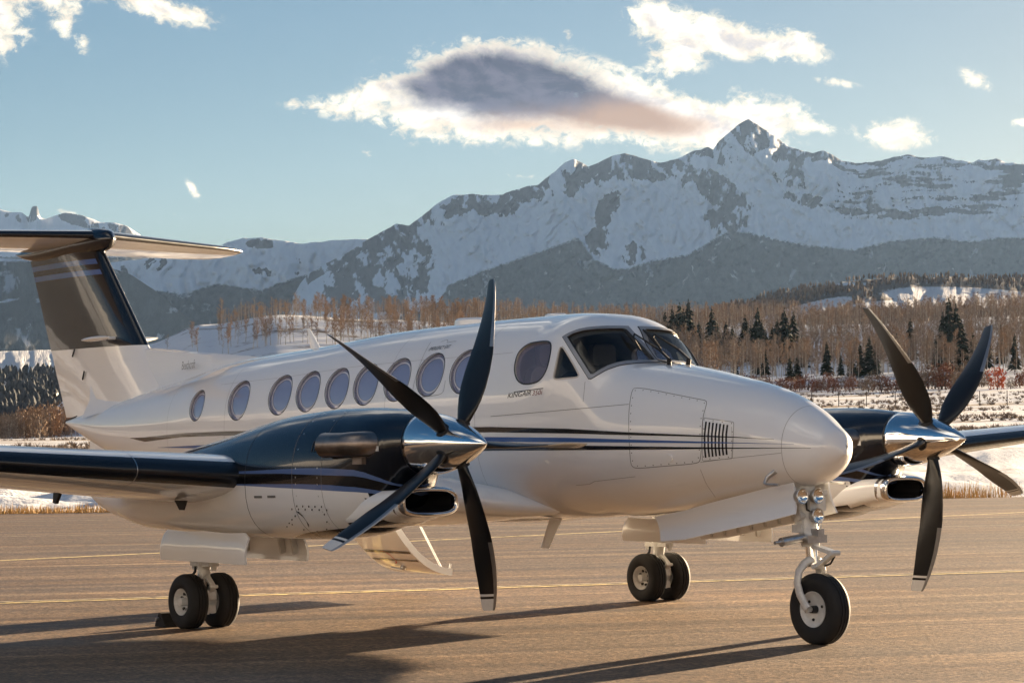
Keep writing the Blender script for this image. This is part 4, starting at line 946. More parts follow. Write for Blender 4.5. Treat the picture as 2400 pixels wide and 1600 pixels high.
    # cooling louvres and drain slot on the flanks
    for q in (-1, 1):
        for k in range(3):
            x0 = -3.80+k*.035
            P = []
            for z in np.linspace(1.53, 1.62, 5):
                zt, zb, w, nu, nl_, zc = [float(v) for v in nsecC(x0)]
                yv = w*(1-((z-zc)/(zt-zc))**nu)**(1/nu) if z > zc else w
                P.append(((x0, s*YN+q*(yv+.003), z), (x0-.014, s*YN+q*(yv+.003), z)))
            MB().grid(np.array(P)).build('cowl_louvre', M_DARK, N)
        def flank(poly, name, mat, off=.003):
            P = []
            for x, z in poly:
                zt, zb, w, nu, nl_, zc = [float(v) for v in nsecC(x)]
                hh = zt-zc if z > zc else zc-zb; n_ = nu if z > zc else nl_
                P.append((x, s*YN+q*(w*max(0, 1-abs((z-zc)/hh)**n_)**(1/n_)+off), z))
            m = MB(); m.cap(P, 0, q*1 < 0); return m.build(name, mat, N, smooth=False)
        flank([(-4.62,1.175),(-4.50,1.177),(-4.50,1.158),(-4.62,1.156)], 'drain_vent', M_LINE)
        flank([(-4.42,1.180),(-4.30,1.182),(-4.30,1.163),(-4.42,1.161)], 'drain_vent', M_LINE)
        flank([(-4.05,1.065),(-3.985,1.03),(-3.97,.955),(-4.0,.93)], 'naca_inlet', M_DARK, .004)
        flank([(-3.135,1.575),(-3.06,1.575),(-3.06,1.535),(-3.135,1.535)], 'warning_placard', M_TIP, .006)
        # fastener dots low on the cowl
        fd = MB()
        for (x, z) in [(-4.02+.08*i, 1.10) for i in range(5)]+[(-4.1+.09*i, 1.075) for i in range(6)]+[(-4.3+.07*i, .93+.03*i) for i in range(5)]+[(-4.2, .95), (-4.1, .91), (-3.95, .90), (-3.8, .92), (-3.72, .98), (-3.7, 1.04)]:
            zt, zb, w, nu, nl_, zc = [float(v) for v in nsecC(x)]; hh = zc-zb
            yv = s*YN+q*(w*max(0, 1-abs((z-zc)/hh)**nl_)**(1/nl_)+.003)
            fd.cap([(x+.009*math.cos(t), yv, z+.009*math.sin(t)) for t in np.linspace(0, 2*math.pi, 7)[:-1]], 0, q < 0)
        o = fd.build('cowling_dots', M_DARK, N, smooth=False); o['kind'] = 'stuff'
    return N
NACR = nacelle(-1); NACL = nacelle(1)

# ------------------------------------------------------------------ propellers
def blade_mesh():
    rr = np.array([.10,.17,.22,.28,.36,.46,.58,.72,.78,.88,1.0,1.1,1.19,1.205,1.225,1.245,1.29,1.325,1.342])
    ch = pch([.10,.15,.20,.26,.34,.43,.62,.8,.97,1.12,1.25,1.32,1.342],[.085,.095,.135,.185,.235,.27,.285,.262,.232,.195,.16,.135,.11], rr)
    tk = pch([.10,.18,.30,.6,.9,1.2,1.342],[.085,.08,.055,.036,.024,.015,.008], rr)
    off = pch([.10,.4,.7,.95,1.15,1.342],[.0,.015,.012,-.02,-.062,-.125], rr)
    tw = np.radians(pch([.10,.4,.7,1.0,1.342],[-11,-9,-2.5,9,15], rr))
    u = np.r_[0, .02, .06, .13, .16, .3, .5, .7, .88, 1.0]     # chord fraction, leading edge first
    V = []; 
    for r, c, t, o, a in zip(rr, ch, tk, off, tw):
        th = t*np.sqrt(np.maximum(u*(1-u), 0))*2*np.where(u < .35, 1.05, 1-.25*(u-.35)) if r > .3 else t*np.sqrt(np.maximum(u*(1-u), 0))*2
        X = o+c*(.5-u); ring = [(x, y) for x, y in zip(X, th/2)]+[(x, -y*.75) for x, y in zip(X[-2:0:-1], th[-2:0:-1]/2)]
        for x, y in ring:
            dx = x-o; V.append((o+dx*math.cos(a)+y*math.sin(a), -dx*math.sin(a)+y*math.cos(a), r))
    n = 2*len(u)-2; Fc = []; mi = []
    for i in range(len(rr)-1):
        for j in range(n):
            k = (j+1) % n; Fc.append((i*n+j, i*n+k, (i+1)*n+k, (i+1)*n+j))
            plus = j < len(u)-1; uj = u[j] if plus else u[n-j-1]
            m = 0
            if rr[i] >= .775 and uj < .155: m = 1
            if plus and m == 0 and rr[i] >= 1.24: m = 2
            if plus and m == 0 and 1.2 <= rr[i] < 1.22: m = 2
            mi.append(m)
    Fc.append(tuple(range((len(rr)-1)*n, len(rr)*n))); mi.append(1)
    return V, Fc, mi
BV, BF, BM = blade_mesh()
bme = bpy.data.meshes.new('blade'); bme.from_pydata([tuple(map(float, v)) for v in BV], [], BF)
for m_ in (M_BLADE, M_NICKEL, M_TIP): bme.materials.append(m_)
bme.polygons.foreach_set('material_index', np.array(BM, np.int32)); bme.polygons.foreach_set('use_smooth', np.ones(len(BF), bool)); bme.set_sharp_from_angle(angle=rad(50))
HUBX, TIPX = -2.47, -2.086
def propeller(s, ph):
    m = MB(); prof = [(-2.852, .10), (-2.852, .236), (-2.845, .243)]
    for t in np.linspace(0, 1, 22)[1:]:
        x = -2.845+(TIPX+2.845)*t; r = .243*(1-t**1.75)**.86; prof.append((x-0, max(r, .0008)))
    m.lathe(prof, (0, s*YN, ZH), 0, 64)
    S = m.build('propeller', M_CHROME, AC, angle=50)
    bp = MB(); bp.lathe([(-2.868, .15), (-2.868, .241), (-2.855, .242), (-2.853, .15)], (0, s*YN, ZH), 0, 48); bp.build('spinner_back_plate', M_DARK, S)
    for k in range(5):
        a = ph-(-s)*(-1)*0 + s*k*2*math.pi/5
        o = bpy.data.objects.new('blade', bme); COL.objects.link(o); o.parent = S
        o.location = (HUBX, s*YN, ZH); o.rotation_euler = (-a, 0, 0)
        # cuff where the blade leaves the spinner
        c = MB(); d = np.array([0, math.sin(a), math.cos(a)]); p = np.array([HUBX, s*YN, ZH])
        c.tube([p+d*.12, p+d*.178, p+d*.183], [.060, .060, .050], 20); c.build('blade_cuff', M_DARK, S)
    return S
propeller(-1, .334); propeller(1, -.5482)

# ------------------------------------------------------------------ wings
def airfoil(t, n=26):
    u = (1-np.cos(np.linspace(0, math.pi, n)))/2; u[1:4] = [.006, .02, .045]
    y = 5*t*(.2969*np.sqrt(u)-.126*u-.3516*u**2+.2843*u**3-.1036*u**4)
    cam = np.where(u < .2, .018*(u/.2)*(2-u/.2), .018*(1-((u-.2)/.8)**2)*1.0)
    return u, cam+y, cam-y
def wing(s, st, name, boot=True, bu=.05, bl=.035):
    """st: rows (y, xLE, zLE, chord, incidence deg, thickness)"""
    R = []; u, up, lo = airfoil(.18)
    cut = [0, .006, .02, bl]
    uu = np.unique(np.r_[u, bu, bl])
    for y, x0, z0, c, inc, t in st:
        a = rad(inc); U, UP, LO = airfoil(t); UP = np.interp(uu, U, UP); LO = np.interp(uu, U, LO)
        # rounded leading edge
        th = 5*t*(.2969*np.sqrt(uu)-.126*uu-.3516*uu**2+.2843*uu**3-.1036*uu**4); cam = (UP+LO)/2
        pts = [(u_, cam[i]+th[i]) for i, u_ in enumerate(uu)][::-1]+[(u_, cam[i]-th[i]) for i, u_ in enumerate(uu)][1:]
        R.append([(x0-c*(p*math.cos(a)-h*math.sin(a)), s*y, z0-c*p*math.sin(a)+c*h*math.cos(a)) for p, h in pts])
    n = len(R[0]); V = np.array(R).reshape(-1, 3); Fc = []; mi = []; k0 = len(uu)-1
    for i in range(len(R)-1):
        for j in range(n-1):
            f = (i*n+j, i*n+j+1, (i+1)*n+j+1, (i+1)*n+j); Fc.append(f if s > 0 else f[::-1])
            if j < k0: b = uu[k0-j] <= bu+1e-6
            else: b = uu[j-k0+1] <= bl+1e-6
            mi.append(1 if (boot and b) else 0)
        Fc.append((i*n+n-1, i*n, (i+1)*n, (i+1)*n+n-1)); mi.append(0)
    Fc.append(tuple(range(n)) if s < 0 else tuple(range(n))[::-1]); mi.append(0)
    e = (len(R)-1)*n; Fc.append(tuple(range(e, e+n)) if s > 0 else tuple(range(e, e+n))[::-1]); mi.append(0)
    return mk(name, V, Fc, [M_WHITE, M_BOOT], AC, mi, True, 55), R
for s in (-1, 1):
    W1, _ = wing(s, [(.35, -4.02, 1.02, 3.3, 3.5, .08), (.50, -4.16, 1.03, 3.12, 3.8, .10), (.62, -4.30, 1.045, 2.95, 4.0, .12), (.76, -4.42, 1.065, 2.82, 4.2, .14), (.95, -4.51, 1.09, 2.7, 4.4, .155), (1.3, -4.58, 1.13, 2.58, 4.5, .17), (2.3, -4.75, 1.25, 2.35, 4.5, .18)], 'wing_centre_section', False)
    W2, RW = wing(s, [(2.7, -4.80, 1.288, 2.22, 4.8, .18), (3.05, -4.84, 1.325, 2.15, 4.8, .18), (4.0, -4.90, 1.388, 1.98, 4.7, .175), (5.2, -4.98, 1.468, 1.76, 4.2, .165), (7.0, -5.10, 1.60, 1.42, 3.5, .15), (8.4, -5.2, 1.72, 1.12, 2.5, .14), (8.8, -5.32, 1.77, .85, 2.5, .1)], 'outer_wing')
    # joint of the de-icing boot and a flap track
    sj = MB(); j0 = 4.0
    st = lambda y: np.array(RW[1])*(1-(y-3.05)/.95)+np.array(RW[2])*((y-3.05)/.95)
    A = st(j0-.004-.0); B = st(j0+.004); cA = A.mean(0); k = slice(10, 44)
    sj.grid([cA+(A[k]-cA)*1.004, cA+(B[k]-cA)*1.004]); sj.build('boot_joint', M_ALU, W2)
    hg = MB(); te = np.array(RW[2])[0]; hg.plate([(te[0]+.02, s*3.65, te[2]+.0), (te[0]-.10, s*3.65, te[2]-.0), (te[0]-.12, s*3.65, te[2]-.13), (te[0]-.07, s*3.65, te[2]-.14), (te[0]-.0, s*3.65, te[2]-.05)], .03, (0, 1, 0)); hg.build('flap_hinge', M_DARK, W2)
    ap = MB(); ap.plate([(-5.35, s*3.28, 1.13), (-5.55, s*3.28, 1.13), (-5.47, s*3.28, 1.05), (-5.40, s*3.28, 1.05)], .012, (0, 1, 0)); ap.build('drain_mast', M_DARK, W2)
# belly keel fairing with its lower skin line
m = MB(); R = []
for x in np.linspace(-8.4, -4.3, 24):
    t = (x+8.4)/4.1; hw = .62*math.sin(math.pi*min(max(t, .02), .98))**.35; dz = .035*math.sin(math.pi*t)**.5
    R.append([(x, hw*a, .955-dz*(1-abs(a)**2.5)-.015) for a in np.linspace(-1, 1, 17)])
m.grid(R); m.build('belly_fairing', M_WHITE, AC)

# ------------------------------------------------------------------ tail
def foil_ring(x0, x1, y0, z, t, n=20, axis='z'):
    """symmetric section from leading edge x0 to trailing edge x1"""
    u = (1-np.cos(np.linspace(0, math.pi, n)))/2; h = 5*t*(.2969*np.sqrt(u)-.126*u-.3516*u**2+.2843*u**3-.1036*u**4)*(x0-x1)
    X = x0-(x0-x1)*u
    return [(x, y0+d, z) for x, d in zip(X, h)]+[(x, y0-d, z) for x, d in zip(X[-2:0:-1], h[-2:0:-1])]
LEz = ([1.9, 2.654, 3.80, 4.0], [-10.9, -11.766, -12.80, -12.98]); TEz = ([1.845, 2.659, 3.79, 4.0], [-13.653, -14.041, -14.585, -14.70]); HGz = ([1.9, 2.007, 2.713, 3.798, 4.0], [-12.71, -12.791, -13.286, -14.056, -14.2])
def fin_part(name, lef, tef, zs, tmax, mats, mfun, cut_te=0.0):
    R = []
    for z in zs: R.append(foil_ring(lef(z), tef(z), 0, z, tmax(z)))
    m = MB(); n = len(R[0])
    for i in range(len(zs)-1): m.grid([R[i], R[i+1]], True, mfun((zs[i]+zs[i+1])/2))
    m.cap(R[0], mfun(zs[0]), True); m.cap(R[-1], mfun(zs[-1])); return m.build(name, mats, AC, angle=50)
zsp = 2.685
def fin_body():
    """fixed fin: foil whose rear part is cut at the hinge line"""
    zs = [1.95, 2.1, 2.3, 2.5, zsp, 2.8, 3.0, 3.2, 3.4, 3.515, 3.575, 3.64, 3.70, 3.74, 3.80]; bandm = {10: 3, 12: 3}
    m = MB(); R = []
    for z in zs:
        a, b, hg = np.interp(z, *LEz), np.interp(z, *TEz), np.interp(z, *HGz)-.012
        t = .115; n = 22; uh = (a-hg)/(a-b); u = (1-np.cos(np.linspace(0, math.pi/2, n)))*uh; h = 5*t*(.2969*np.sqrt(u)-.126*u-.3516*u**2+.2843*u**3-.1036*u**4)*(a-b); X = a-(a-b)*u
        R.append([(x, d, z) for x, d in zip(X, h)]+[(x, -d, z) for x, d in zip(X[::-1], h[::-1])][:-1])
    nn = len(R[0])
    for i in range(len(zs)-1):
        z = (zs[i]+zs[i+1])/2; base = 0 if z < zsp else 1
        for j in range(nn):
            k = (j+1) % nn; u = min(j, nn-j)/(nn/2)
            mt = base
            if z > zsp and min(j, nn-1-j) < 6: mt = 2
            elif i in (9, 11): mt = 3
            m.add([R[i][j], R[i][k], R[i+1][k], R[i+1][j]], [(0, 1, 2, 3)], mt)
    m.cap(R[-1], 1); o = m.build('fin', [M_WHITE, M_NAVY, M_BOOT, M_BLUE], AC, angle=None)
    bm = bmesh.new(); bm.from_mesh(o.data); bmesh.ops.remove_doubles(bm, verts=bm.verts, dist=1e-5); bmesh.ops.recalc_face_normals(bm, faces=bm.faces); bm.to_mesh(o.data); bm.free(); o.data.set_sharp_from_angle(angle=rad(45))
    return o
FIN = fin_body()
def rudder():
    zs = [1.90, 2.1, 2.3, 2.5, zsp, 2.8, 3.0, 3.2, 3.4, 3.515, 3.575, 3.64, 3.70, 3.77]; m = MB(); R = []
    for z in zs:
        a, b, hg = np.interp(z, *LEz), np.interp(z, *TEz), np.interp(z, *HGz)
        t = .115; uh = (a-hg)/(a-b); u = np.linspace(uh, 1, 8); h = 5*t*(.2969*np.sqrt(u)-.126*u-.3516*u**2+.2843*u**3-.1036*u**4)*(a-b); X = a-(a-b)*u
        nose = [(hg+.04, 0, z)]
        R.append(nose+[(x, d, z) for x, d in zip(X, h)]+[(x, -d, z) for x, d in zip(X[::-1], h[::-1])])
    for i in range(len(zs)-1): m.grid([R[i], R[i+1]], True, 0 if zs[i] < zsp-.01 else (2 if i in (9, 11) else 1))
    m.cap(R[0], 0, True); m.cap(R[-1], 1); return m.build('rudder', [M_WHITE, M_NAVY, M_BLUE], AC, angle=35)
rudder()
# rear edge of the tail cone under the rudder, dorsal fin, ventral fin
m = MB(); R = []
for t in np.linspace(0, 1, 30):
    x = -9.15-(12.9-9.15)*t; ztop = np.interp(x, [-12.9, -11.766, -9.36, -9.1], [2.72, 2.652, 2.478, 2.45]); zf = fsec(x)[0]-.10; hw = .015+.085*t**.8
    ztop = max(ztop, zf+.12)
    R.append([(x, -hw*2.2, zf), (x, -hw*1.15, zf+(ztop-zf)*.25), (x, -hw, zf+(ztop-zf)*.6), (x, -hw*.55, ztop-.02), (x, 0, ztop), (x, hw*.55, ztop-.02), (x, hw, zf+(ztop-zf)*.6), (x, hw*1.15, zf+(ztop-zf)*.25), (x, hw*2.2, zf)])
m.grid(R); m.build('dorsal_fin', M_WHITE, AC)
m = MB(); m.plate([(-13.08, 0, 1.69), (-13.08, 0, 1.38), (-12.4, 0, 1.30), (-11.4, 0, 1.20), (-11.2, 0, 1.32), (-12.2, 0, 1.47)], .035, (0, 1, 0)); m.build('ventral_fin', M_WHITE, AC)
# junction line of rudder and tail cone
m = MB(); m.bar((-13.66, -.02, 1.862), (-12.74, -.075, 2.01), .012, .012); m.build('rudder_gap', M_DARK, AC)
# bullet fairing and stabiliser
m = MB(); R = []
bx = [-12.57,-12.60,-12.68,-12.8,-13.0,-13.3,-13.8,-14.3,-14.7,-14.95]; bt = [3.93,3.985,4.02,4.045,4.062,4.06,4.02,3.96,3.91,3.875]; bb = [3.90,3.84,3.80,3.775,3.75,3.74,3.73,3.75,3.80,3.865]; bw = [.012,.06,.09,.115,.135,.14,.125,.09,.05,.012]
for x in np.linspace(-14.95, -12.57, 40):
    zt, zb, w = pch(bx, bt, x), pch(bx, bb, x), pch(bx, bw, x); R.append([(x, w*math.cos(t), (zt+zb)/2+(zt-zb)/2*math.sin(t)) for t in np.linspace(0, 2*math.pi, 32, endpoint=False)])
m.grid(R, True); m.cap(R[0], 0, True); m.cap(R[-1]); m.build('tail_bullet_fairing', M_NAVY, AC)
for s in (-1, 1):
    st = []
    for t in np.linspace(0, 1, 8):
        y = .06+2.74*t; x0 = -12.80-1.42*t; c = 1.62-.66*t; st.append((y, x0-(0 if t < .97 else .1), 3.965+.015*t, c-(0 if t < .97 else .14), 3.6, .095))
    S, R = wing(s, st, 'tailplane', True, .055, .035)
    ln = MB(); A = np.array(R)
    # elevator hinge gap on the lower side
    n = A.shape[1]; j = n-9
    P = A[:, j, :]-np.array([0, 0, .003]); Q = A[:, j, :]-np.array([.014, 0, .004]); ln.grid(np.stack([P, Q], 1)); ln.build('elevator_gap', M_LINE, S)
# towel-rail antenna on the fin flank
for s in (-1, 1):
    m = MB(); R = []
    for t in np.linspace(0, 1, 8):
        x = -12.10-.62*t; hw = .03*math.sin(math.pi*min(.98, max(.04, t*.9+.05)))**.6; R.append([(x, s*(.30+hw*2*math.cos(a)), 2.775-.012*t+hw*math.sin(a)) for a in np.linspace(0, 2*math.pi, 14, endpoint=False)])
    m.grid(R, True); m.cap(R[0]); m.cap(R[-1]); m.tube([(-12.3, s*.10, 2.775), (-12.3, s*.3, 2.775)], .018); m.tube([(-12.5, s*.08, 2.77), (-12.5, s*.3, 2.77)], .018); m.build('navigation_antenna', M_WHITE, AC)
# name script on the dorsal fin: fine grey line
V, Fc = text_mesh('Beechcraft', 1.0, .3, .9); wid = V[:, 0].max(); a, b = at(*z1(1212, 1045), 1, -.11), at(*z1(1305, 1030), 1, -.11)
P = np.array([a+(b-a)*v[0]/wid+np.array([0, 0, 1])*v[1]*.13 for v in V]); m = MB(); m.add(P, Fc); m.build('maker_lettering', M_GREYT, AC, smooth=False)
# static wicks and tail lamp
m = MB(); m.tube([(-13.90, -.02, 2.18), (-13.78, -.10, 2.16)], [.03, .02], 10); m.build('tail_lamp', M_DARK, AC)
m = MB(); m.bar((-13.34, -.10, 2.60), (-13.27, -.11, 2.68), .012, .02); m.bar((-13.1, -.10, 2.33), (-13.02, -.12, 2.42), .012, .02); m.build('rudder_hinge_arm', M_DARK, AC)

# ------------------------------------------------------------------ landing gear
def tyre_prof(R, w, rim):
    pts = [(-w*.36, rim), (-w*.44, rim+.008), (-w*.5, rim+(R-rim)*.35), (-w*.5, rim+(R-rim)*.6), (-w*.46, R-.030), (-w*.38, R-.012), (-w*.27, R-.003)]
    g = []
    for c in (-.18, 0, .18): g += [(w*(c-.028), R), (w*(c-.02), R-.008), (w*(c+.02), R-.008), (w*(c+.028), R)]
    return pts+g+[(-a, b) for a, b in pts[::-1]]
def wheel(c, R, w, rim, name, parent, outer=-1, holes=8, style='main'):
    m = MB(); m.lathe(tyre_prof(R, w, rim), c, 1, 56)
    V = np.array(m.V); lowz = V[:, 2] < .045
    V[lowz, 1] = c[1]+(V[lowz, 1]-c[1])*(1+.10*(1-np.clip(V[lowz, 2], -.02, .045)/.045)); V[:, 2] = np.maximum(V[:, 2], .003); m.V = [tuple(v) for v in V]
    T = m.build('tyre', M_TYRE, parent, angle=60)
    r = MB(); dn = .05 if style == 'main' else .035
    pr = [(0, .02), (outer*(w*.5-.075 if style == 'main' else w*.5-.045), .03), (outer*(w*.5-.07 if style == 'main' else w*.5-.04), rim*.50), (outer*(w*.5-.055 if style == 'main' else w*.5-.035), rim*.72), (outer*(w*.5-.028), rim*.88), (outer*(w*.5-.012), rim*.98), (outer*(w*.5-.008), rim*1.04), (outer*(w*.5-.02), rim*1.05), (0, rim)]
    r.lathe(pr, c, 1, 48)
    pr2 = [(0, rim), (-outer*(w*.5-.02), rim*1.05), (-outer*(w*.5-.008), rim*1.04), (-outer*(w*.5-.012), rim*.98), (-outer*(w*.5-.04), rim*.85), (-outer*(w*.5-.05), .04)]
    r.lathe(pr2, c, 1, 48)
    Rm = r.build('wheel_rim', M_GEAR, parent, angle=35)
    yo = c[1]+outer*(w*.5-.055 if style == 'main' else w*.5-.034)
    for k in range(holes):
        a = 2*math.pi*k/holes+.3; rr = rim*.62
        h = MB(); h.tube([(c[0]+rr*math.cos(a), yo-outer*.02, c[2]+rr*math.sin(a)), (c[0]+rr*math.cos(a), yo+outer*.004, c[2]+rr*math.sin(a))], rim*.12 if style == 'main' else rim*.085, 12); h.build('rim_hole', M_DARK, parent)
    hb = MB(); hb.lathe([(0, .03), (outer*(w*.5-.03), rim*.34), (outer*(w*.5-.012), rim*.30), (outer*(w*.5-.004), rim*.2), (outer*(w*.5-.002), .002)] if style == 'main' else [(0, .03), (outer*(w*.5-.02), rim*.22), (outer*(w*.5+.01), rim*.2), (outer*(w*.5+.012), .002)], c, 1, 32)
    hb.build('hub_cap', M_GEAR if style == 'main' else M_DARK, parent)
    return T
def rplate(poly, th, nrm, name, mat, parent, bulge=0.0, axis=1, it=1):
    """plate with rounded corners; poly is (x, z), plane at y"""
    m = MB(); m.plate(poly, th, nrm); return m.build(name, mat, parent, angle=40)
GXM = -6.2
for s in (-1, 1):
    yc = s*YN
    m = MB(); m.tube([(GXM+.03, yc, .95), (GXM+.02, yc, .66), (GXM+.01, yc, .56), (GXM, yc, .44), (GXM, yc, .425)], [.075, .072, .062, .055, .066], 20); m.box((GXM-.15, yc-.05, .535), (GXM+.17, yc+.05, .575)); m.box((GXM-.17, yc-.02, .50), (GXM-.14, yc+.02, .56)); m.box((GXM+.15, yc-.02, .50), (GXM+.18, yc+.02, .56))
    Gm = m.build('main_landing_gear', M_GEAR, AC)
    m = MB(); m.tube([(GXM, yc, .43), (GXM, yc, .24)], .04, 18); m.build('oleo_piston', M_CHROME, Gm)
    m = MB(); m.tube([(GXM, yc-.24, .232), (GXM, yc+.24, .232)], .035, 14); m.tube([(GXM, yc-.075, .232), (GXM, yc+.075, .232)], .09, 18)
    m.box((GXM+.05, yc-.05, .13), (GXM+.12, yc+.05, .20)); m.box((GXM+.06, yc-.05, .25), (GXM+.13, yc+.05, .33)); m.tube([(GXM+.10, yc-.03, .12), (GXM+.10, yc-.03, .30)], .022, 10); m.build('axle_and_brakes', M_GEAR, Gm)
    m = MB(); m.bar((GXM+.05, yc, .45), (GXM+.16, yc, .36), .05, .022); m.bar((GXM+.16, yc, .36), (GXM+.05, yc, .25), .05, .022); m.tube([(GXM+.16, yc-.04, .36), (GXM+.16, yc+.04, .36)], .016, 10); m.build('torque_link', M_GEAR, Gm)
    m = MB(); m.tube([(GXM-.09, yc-.02, .58), (GXM-.10, yc-.03, .48), (GXM-.14, yc-.06, .42), (GXM-.10, yc-.08, .34), (GXM-.05, yc-.06, .26)], .012, 8); m.build('brake_hose', M_HOSE, Gm)
    wheel((GXM, yc-.155, .232), .24, .172, .112, 'w', Gm, -1); wheel((GXM, yc+.155, .232), .24, .172, .112, 'w', Gm, 1)
    # doors: outer and inner, hinged along the nacelle
    def door(y, x0, x1, ztop, zbot, name, tilt):
        X = np.linspace(x0, x1, 22); Zt = np.linspace(0, 1, 10); rows = []
        for q in Zt:
            row = []
            for x in X:
                e = min((x-x0), (x1-x))/(x1-x0); zt = ztop-.012*math.sin(6*e)-(.05*max(0, 1-e/.05)**2); zb = zbot+.02*max(0, 1-(x1-x)/.3)*0
                z = zt+(zb-zt)*q; row.append((x, y+tilt*(q)+.02*math.sin(math.pi*q)*np.sign(y-yc), z))
            rows.append(row)
        A = np.array(rows); B = A.copy(); B[..., 1] -= .018*np.sign(y-yc)
        m = MB(); m.grid(A, False, 0, (y-yc) < 0); m.grid(B, False, 0, (y-yc) > 0)
        for e in ((A[0], B[0]), (A[-1], B[-1]), (A[:, 0], B[:, 0]), (A[:, -1], B[:, -1])): m.grid([e[0], e[1]])
        D = m.build(name, M_WHITE, Gm)
        for xx in (x0+.25*(x1-x0), x0+.72*(x1-x0), x0+.88*(x1-x0)):
            r = MB(); r.bar((xx, y-.03*np.sign(y-yc), ztop-.04), (xx, y-.03*np.sign(y-yc)+tilt, zbot+.06), .05, .025, up=(1, 0, 0)); r.build('door_rib', M_GEAR, Gm)
        return D
    door(yc+s*.33, -6.32, -4.93, .865, .60, 'gear_door', s*.03); door(yc-s*.33, -6.32, -5.09, .835, .60, 'gear_door', -s*.03)
# nose gear
m = MB(); m.tube([(-1.46, 0, 1.36), (-1.43, 0, 1.20), (-1.39, 0, 1.0), (-1.36, 0, .86), (-1.35, 0, .82)], [.10, .10, .092, .075, .085], 22)
m.tube([(-1.35, 0, .83), (-1.345, 0, .76)], [.088, .07], 22); m.bar((-1.44, -.10, 1.22), (-1.37, -.075, .90), .03, .08, up=(1, 0, 0)); m.bar((-1.44, .10, 1.22), (-1.37, .075, .90), .03, .08, up=(1, 0, 0))
m.box((-1.44, -.11, .87), (-1.34, -.05, .93)); m.box((-1.44, .05, .87), (-1.34, .12, .93)); m.tube([(-1.36, -.12, 1.0), (-1.36, -.04, 1.0)], .035, 14)
m.box((-1.36, -.09, 1.16), (-1.28, .13, 1.20)); m.box((-1.34, -.05, 1.04), (-1.29, .12, 1.14))
NG = m.build('nose_landing_gear', M_GEAR, AC)
m = MB(); m.tube([(-1.34, 0, .77), (-1.32, 0, .60)], .047, 20); m.build('oleo_piston', M_CHROME, NG)
for s in (-1, 1):
    m = MB(); m.tube([(-1.32, s*.02, .66), (-1.335, s*.075, .63), (-1.355, s*.118, .57), (-1.365, s*.13, .48), (-1.335, s*.13, .39), (-1.28, s*.128, .31), (-1.25, s*.128, .275)], [.055, .05, .045, .042, .042, .04, .045], 14, flat=.6); m.build('fork_arm', M_GEAR, NG)
m = MB(); m.tube([(-1.25, -.15, .277), (-1.25, .15, .277)], .022, 12); m.build('axle', M_ALU, NG)
m = MB(); m.bar((-1.30, 0, .765), (-1.085, 0, .715), .075, .03); m.bar((-1.085, 0, .715), (-1.27, 0, .605), .06, .03); m.tube([(-1.085, -.05, .715), (-1.085, .05, .715)], .022, 12); m.tube([(-1.27, -.05, .605), (-1.27, .05, .605)], .02, 12); m.build('torque_link', M_GEAR, NG)
m = MB(); m.tube([(-1.33, -.40, .80), (-1.33, -.31, .805)], .014, 10); m.tube([(-1.33, -.33, .803), (-1.33, -.10, .83)], .036, 16); m.box((-1.37, -.11, .79), (-1.26, .10, .85)); m.box((-1.30, -.04, .84), (-1.22, .03, .90)); m.build('shimmy_damper', M_ALU, NG)
m = MB(); m.tube([(-1.30, .06, 1.15), (-1.31, .08, 1.0), (-1.32, .06, .9), (-1.30, .05, .84)], .009, 8); m.tube([(-1.33, -.06, 1.13), (-1.31, -.07, 1.05), (-1.29, .0, 1.02), (-1.28, .05, 1.05)], .008, 8); m.tube([(-1.10, .03, .70), (-1.16, .035, .63), (-1.22, .03, .61)], .008, 8); m.build('hydraulic_hose', M_HOSE, NG)
wheel((-1.25, 0, .275), .281, .175, .135, 'w', NG, -1, 3, 'nose')
for px in (z6(1600, 490), z6(1712, 487), z6(1712, 628)):
    c = at(*px, 0, -1.24); m = MB(); m.lathe([(-.06, .035), (-.05, .05), (-.012, .062), (.0, .064), (.006, .060), (.004, .056)], c, 0, 28); L = m.build('landing_light', M_ALU, NG)
    q = MB(); q.lathe([(-.03, .004), (-.022, .03), (-.004, .054), (.004, .056)], c, 0, 28); q.build('lens_reflector', M_LENS, NG)
    q = MB(); q.tube([c+np.array([-.02, 0, 0]), c+np.array([-.002, 0, 0])], [.008, .010], 10); q.build('bulb', M_CHROME, NG)
    b = MB(); b.bar(c+np.array([-.05, 0, 0]), (-1.41, c[1]*.3, c[2]-.01), .03, .03); b.build('lamp_bracket', M_GEAR, NG)
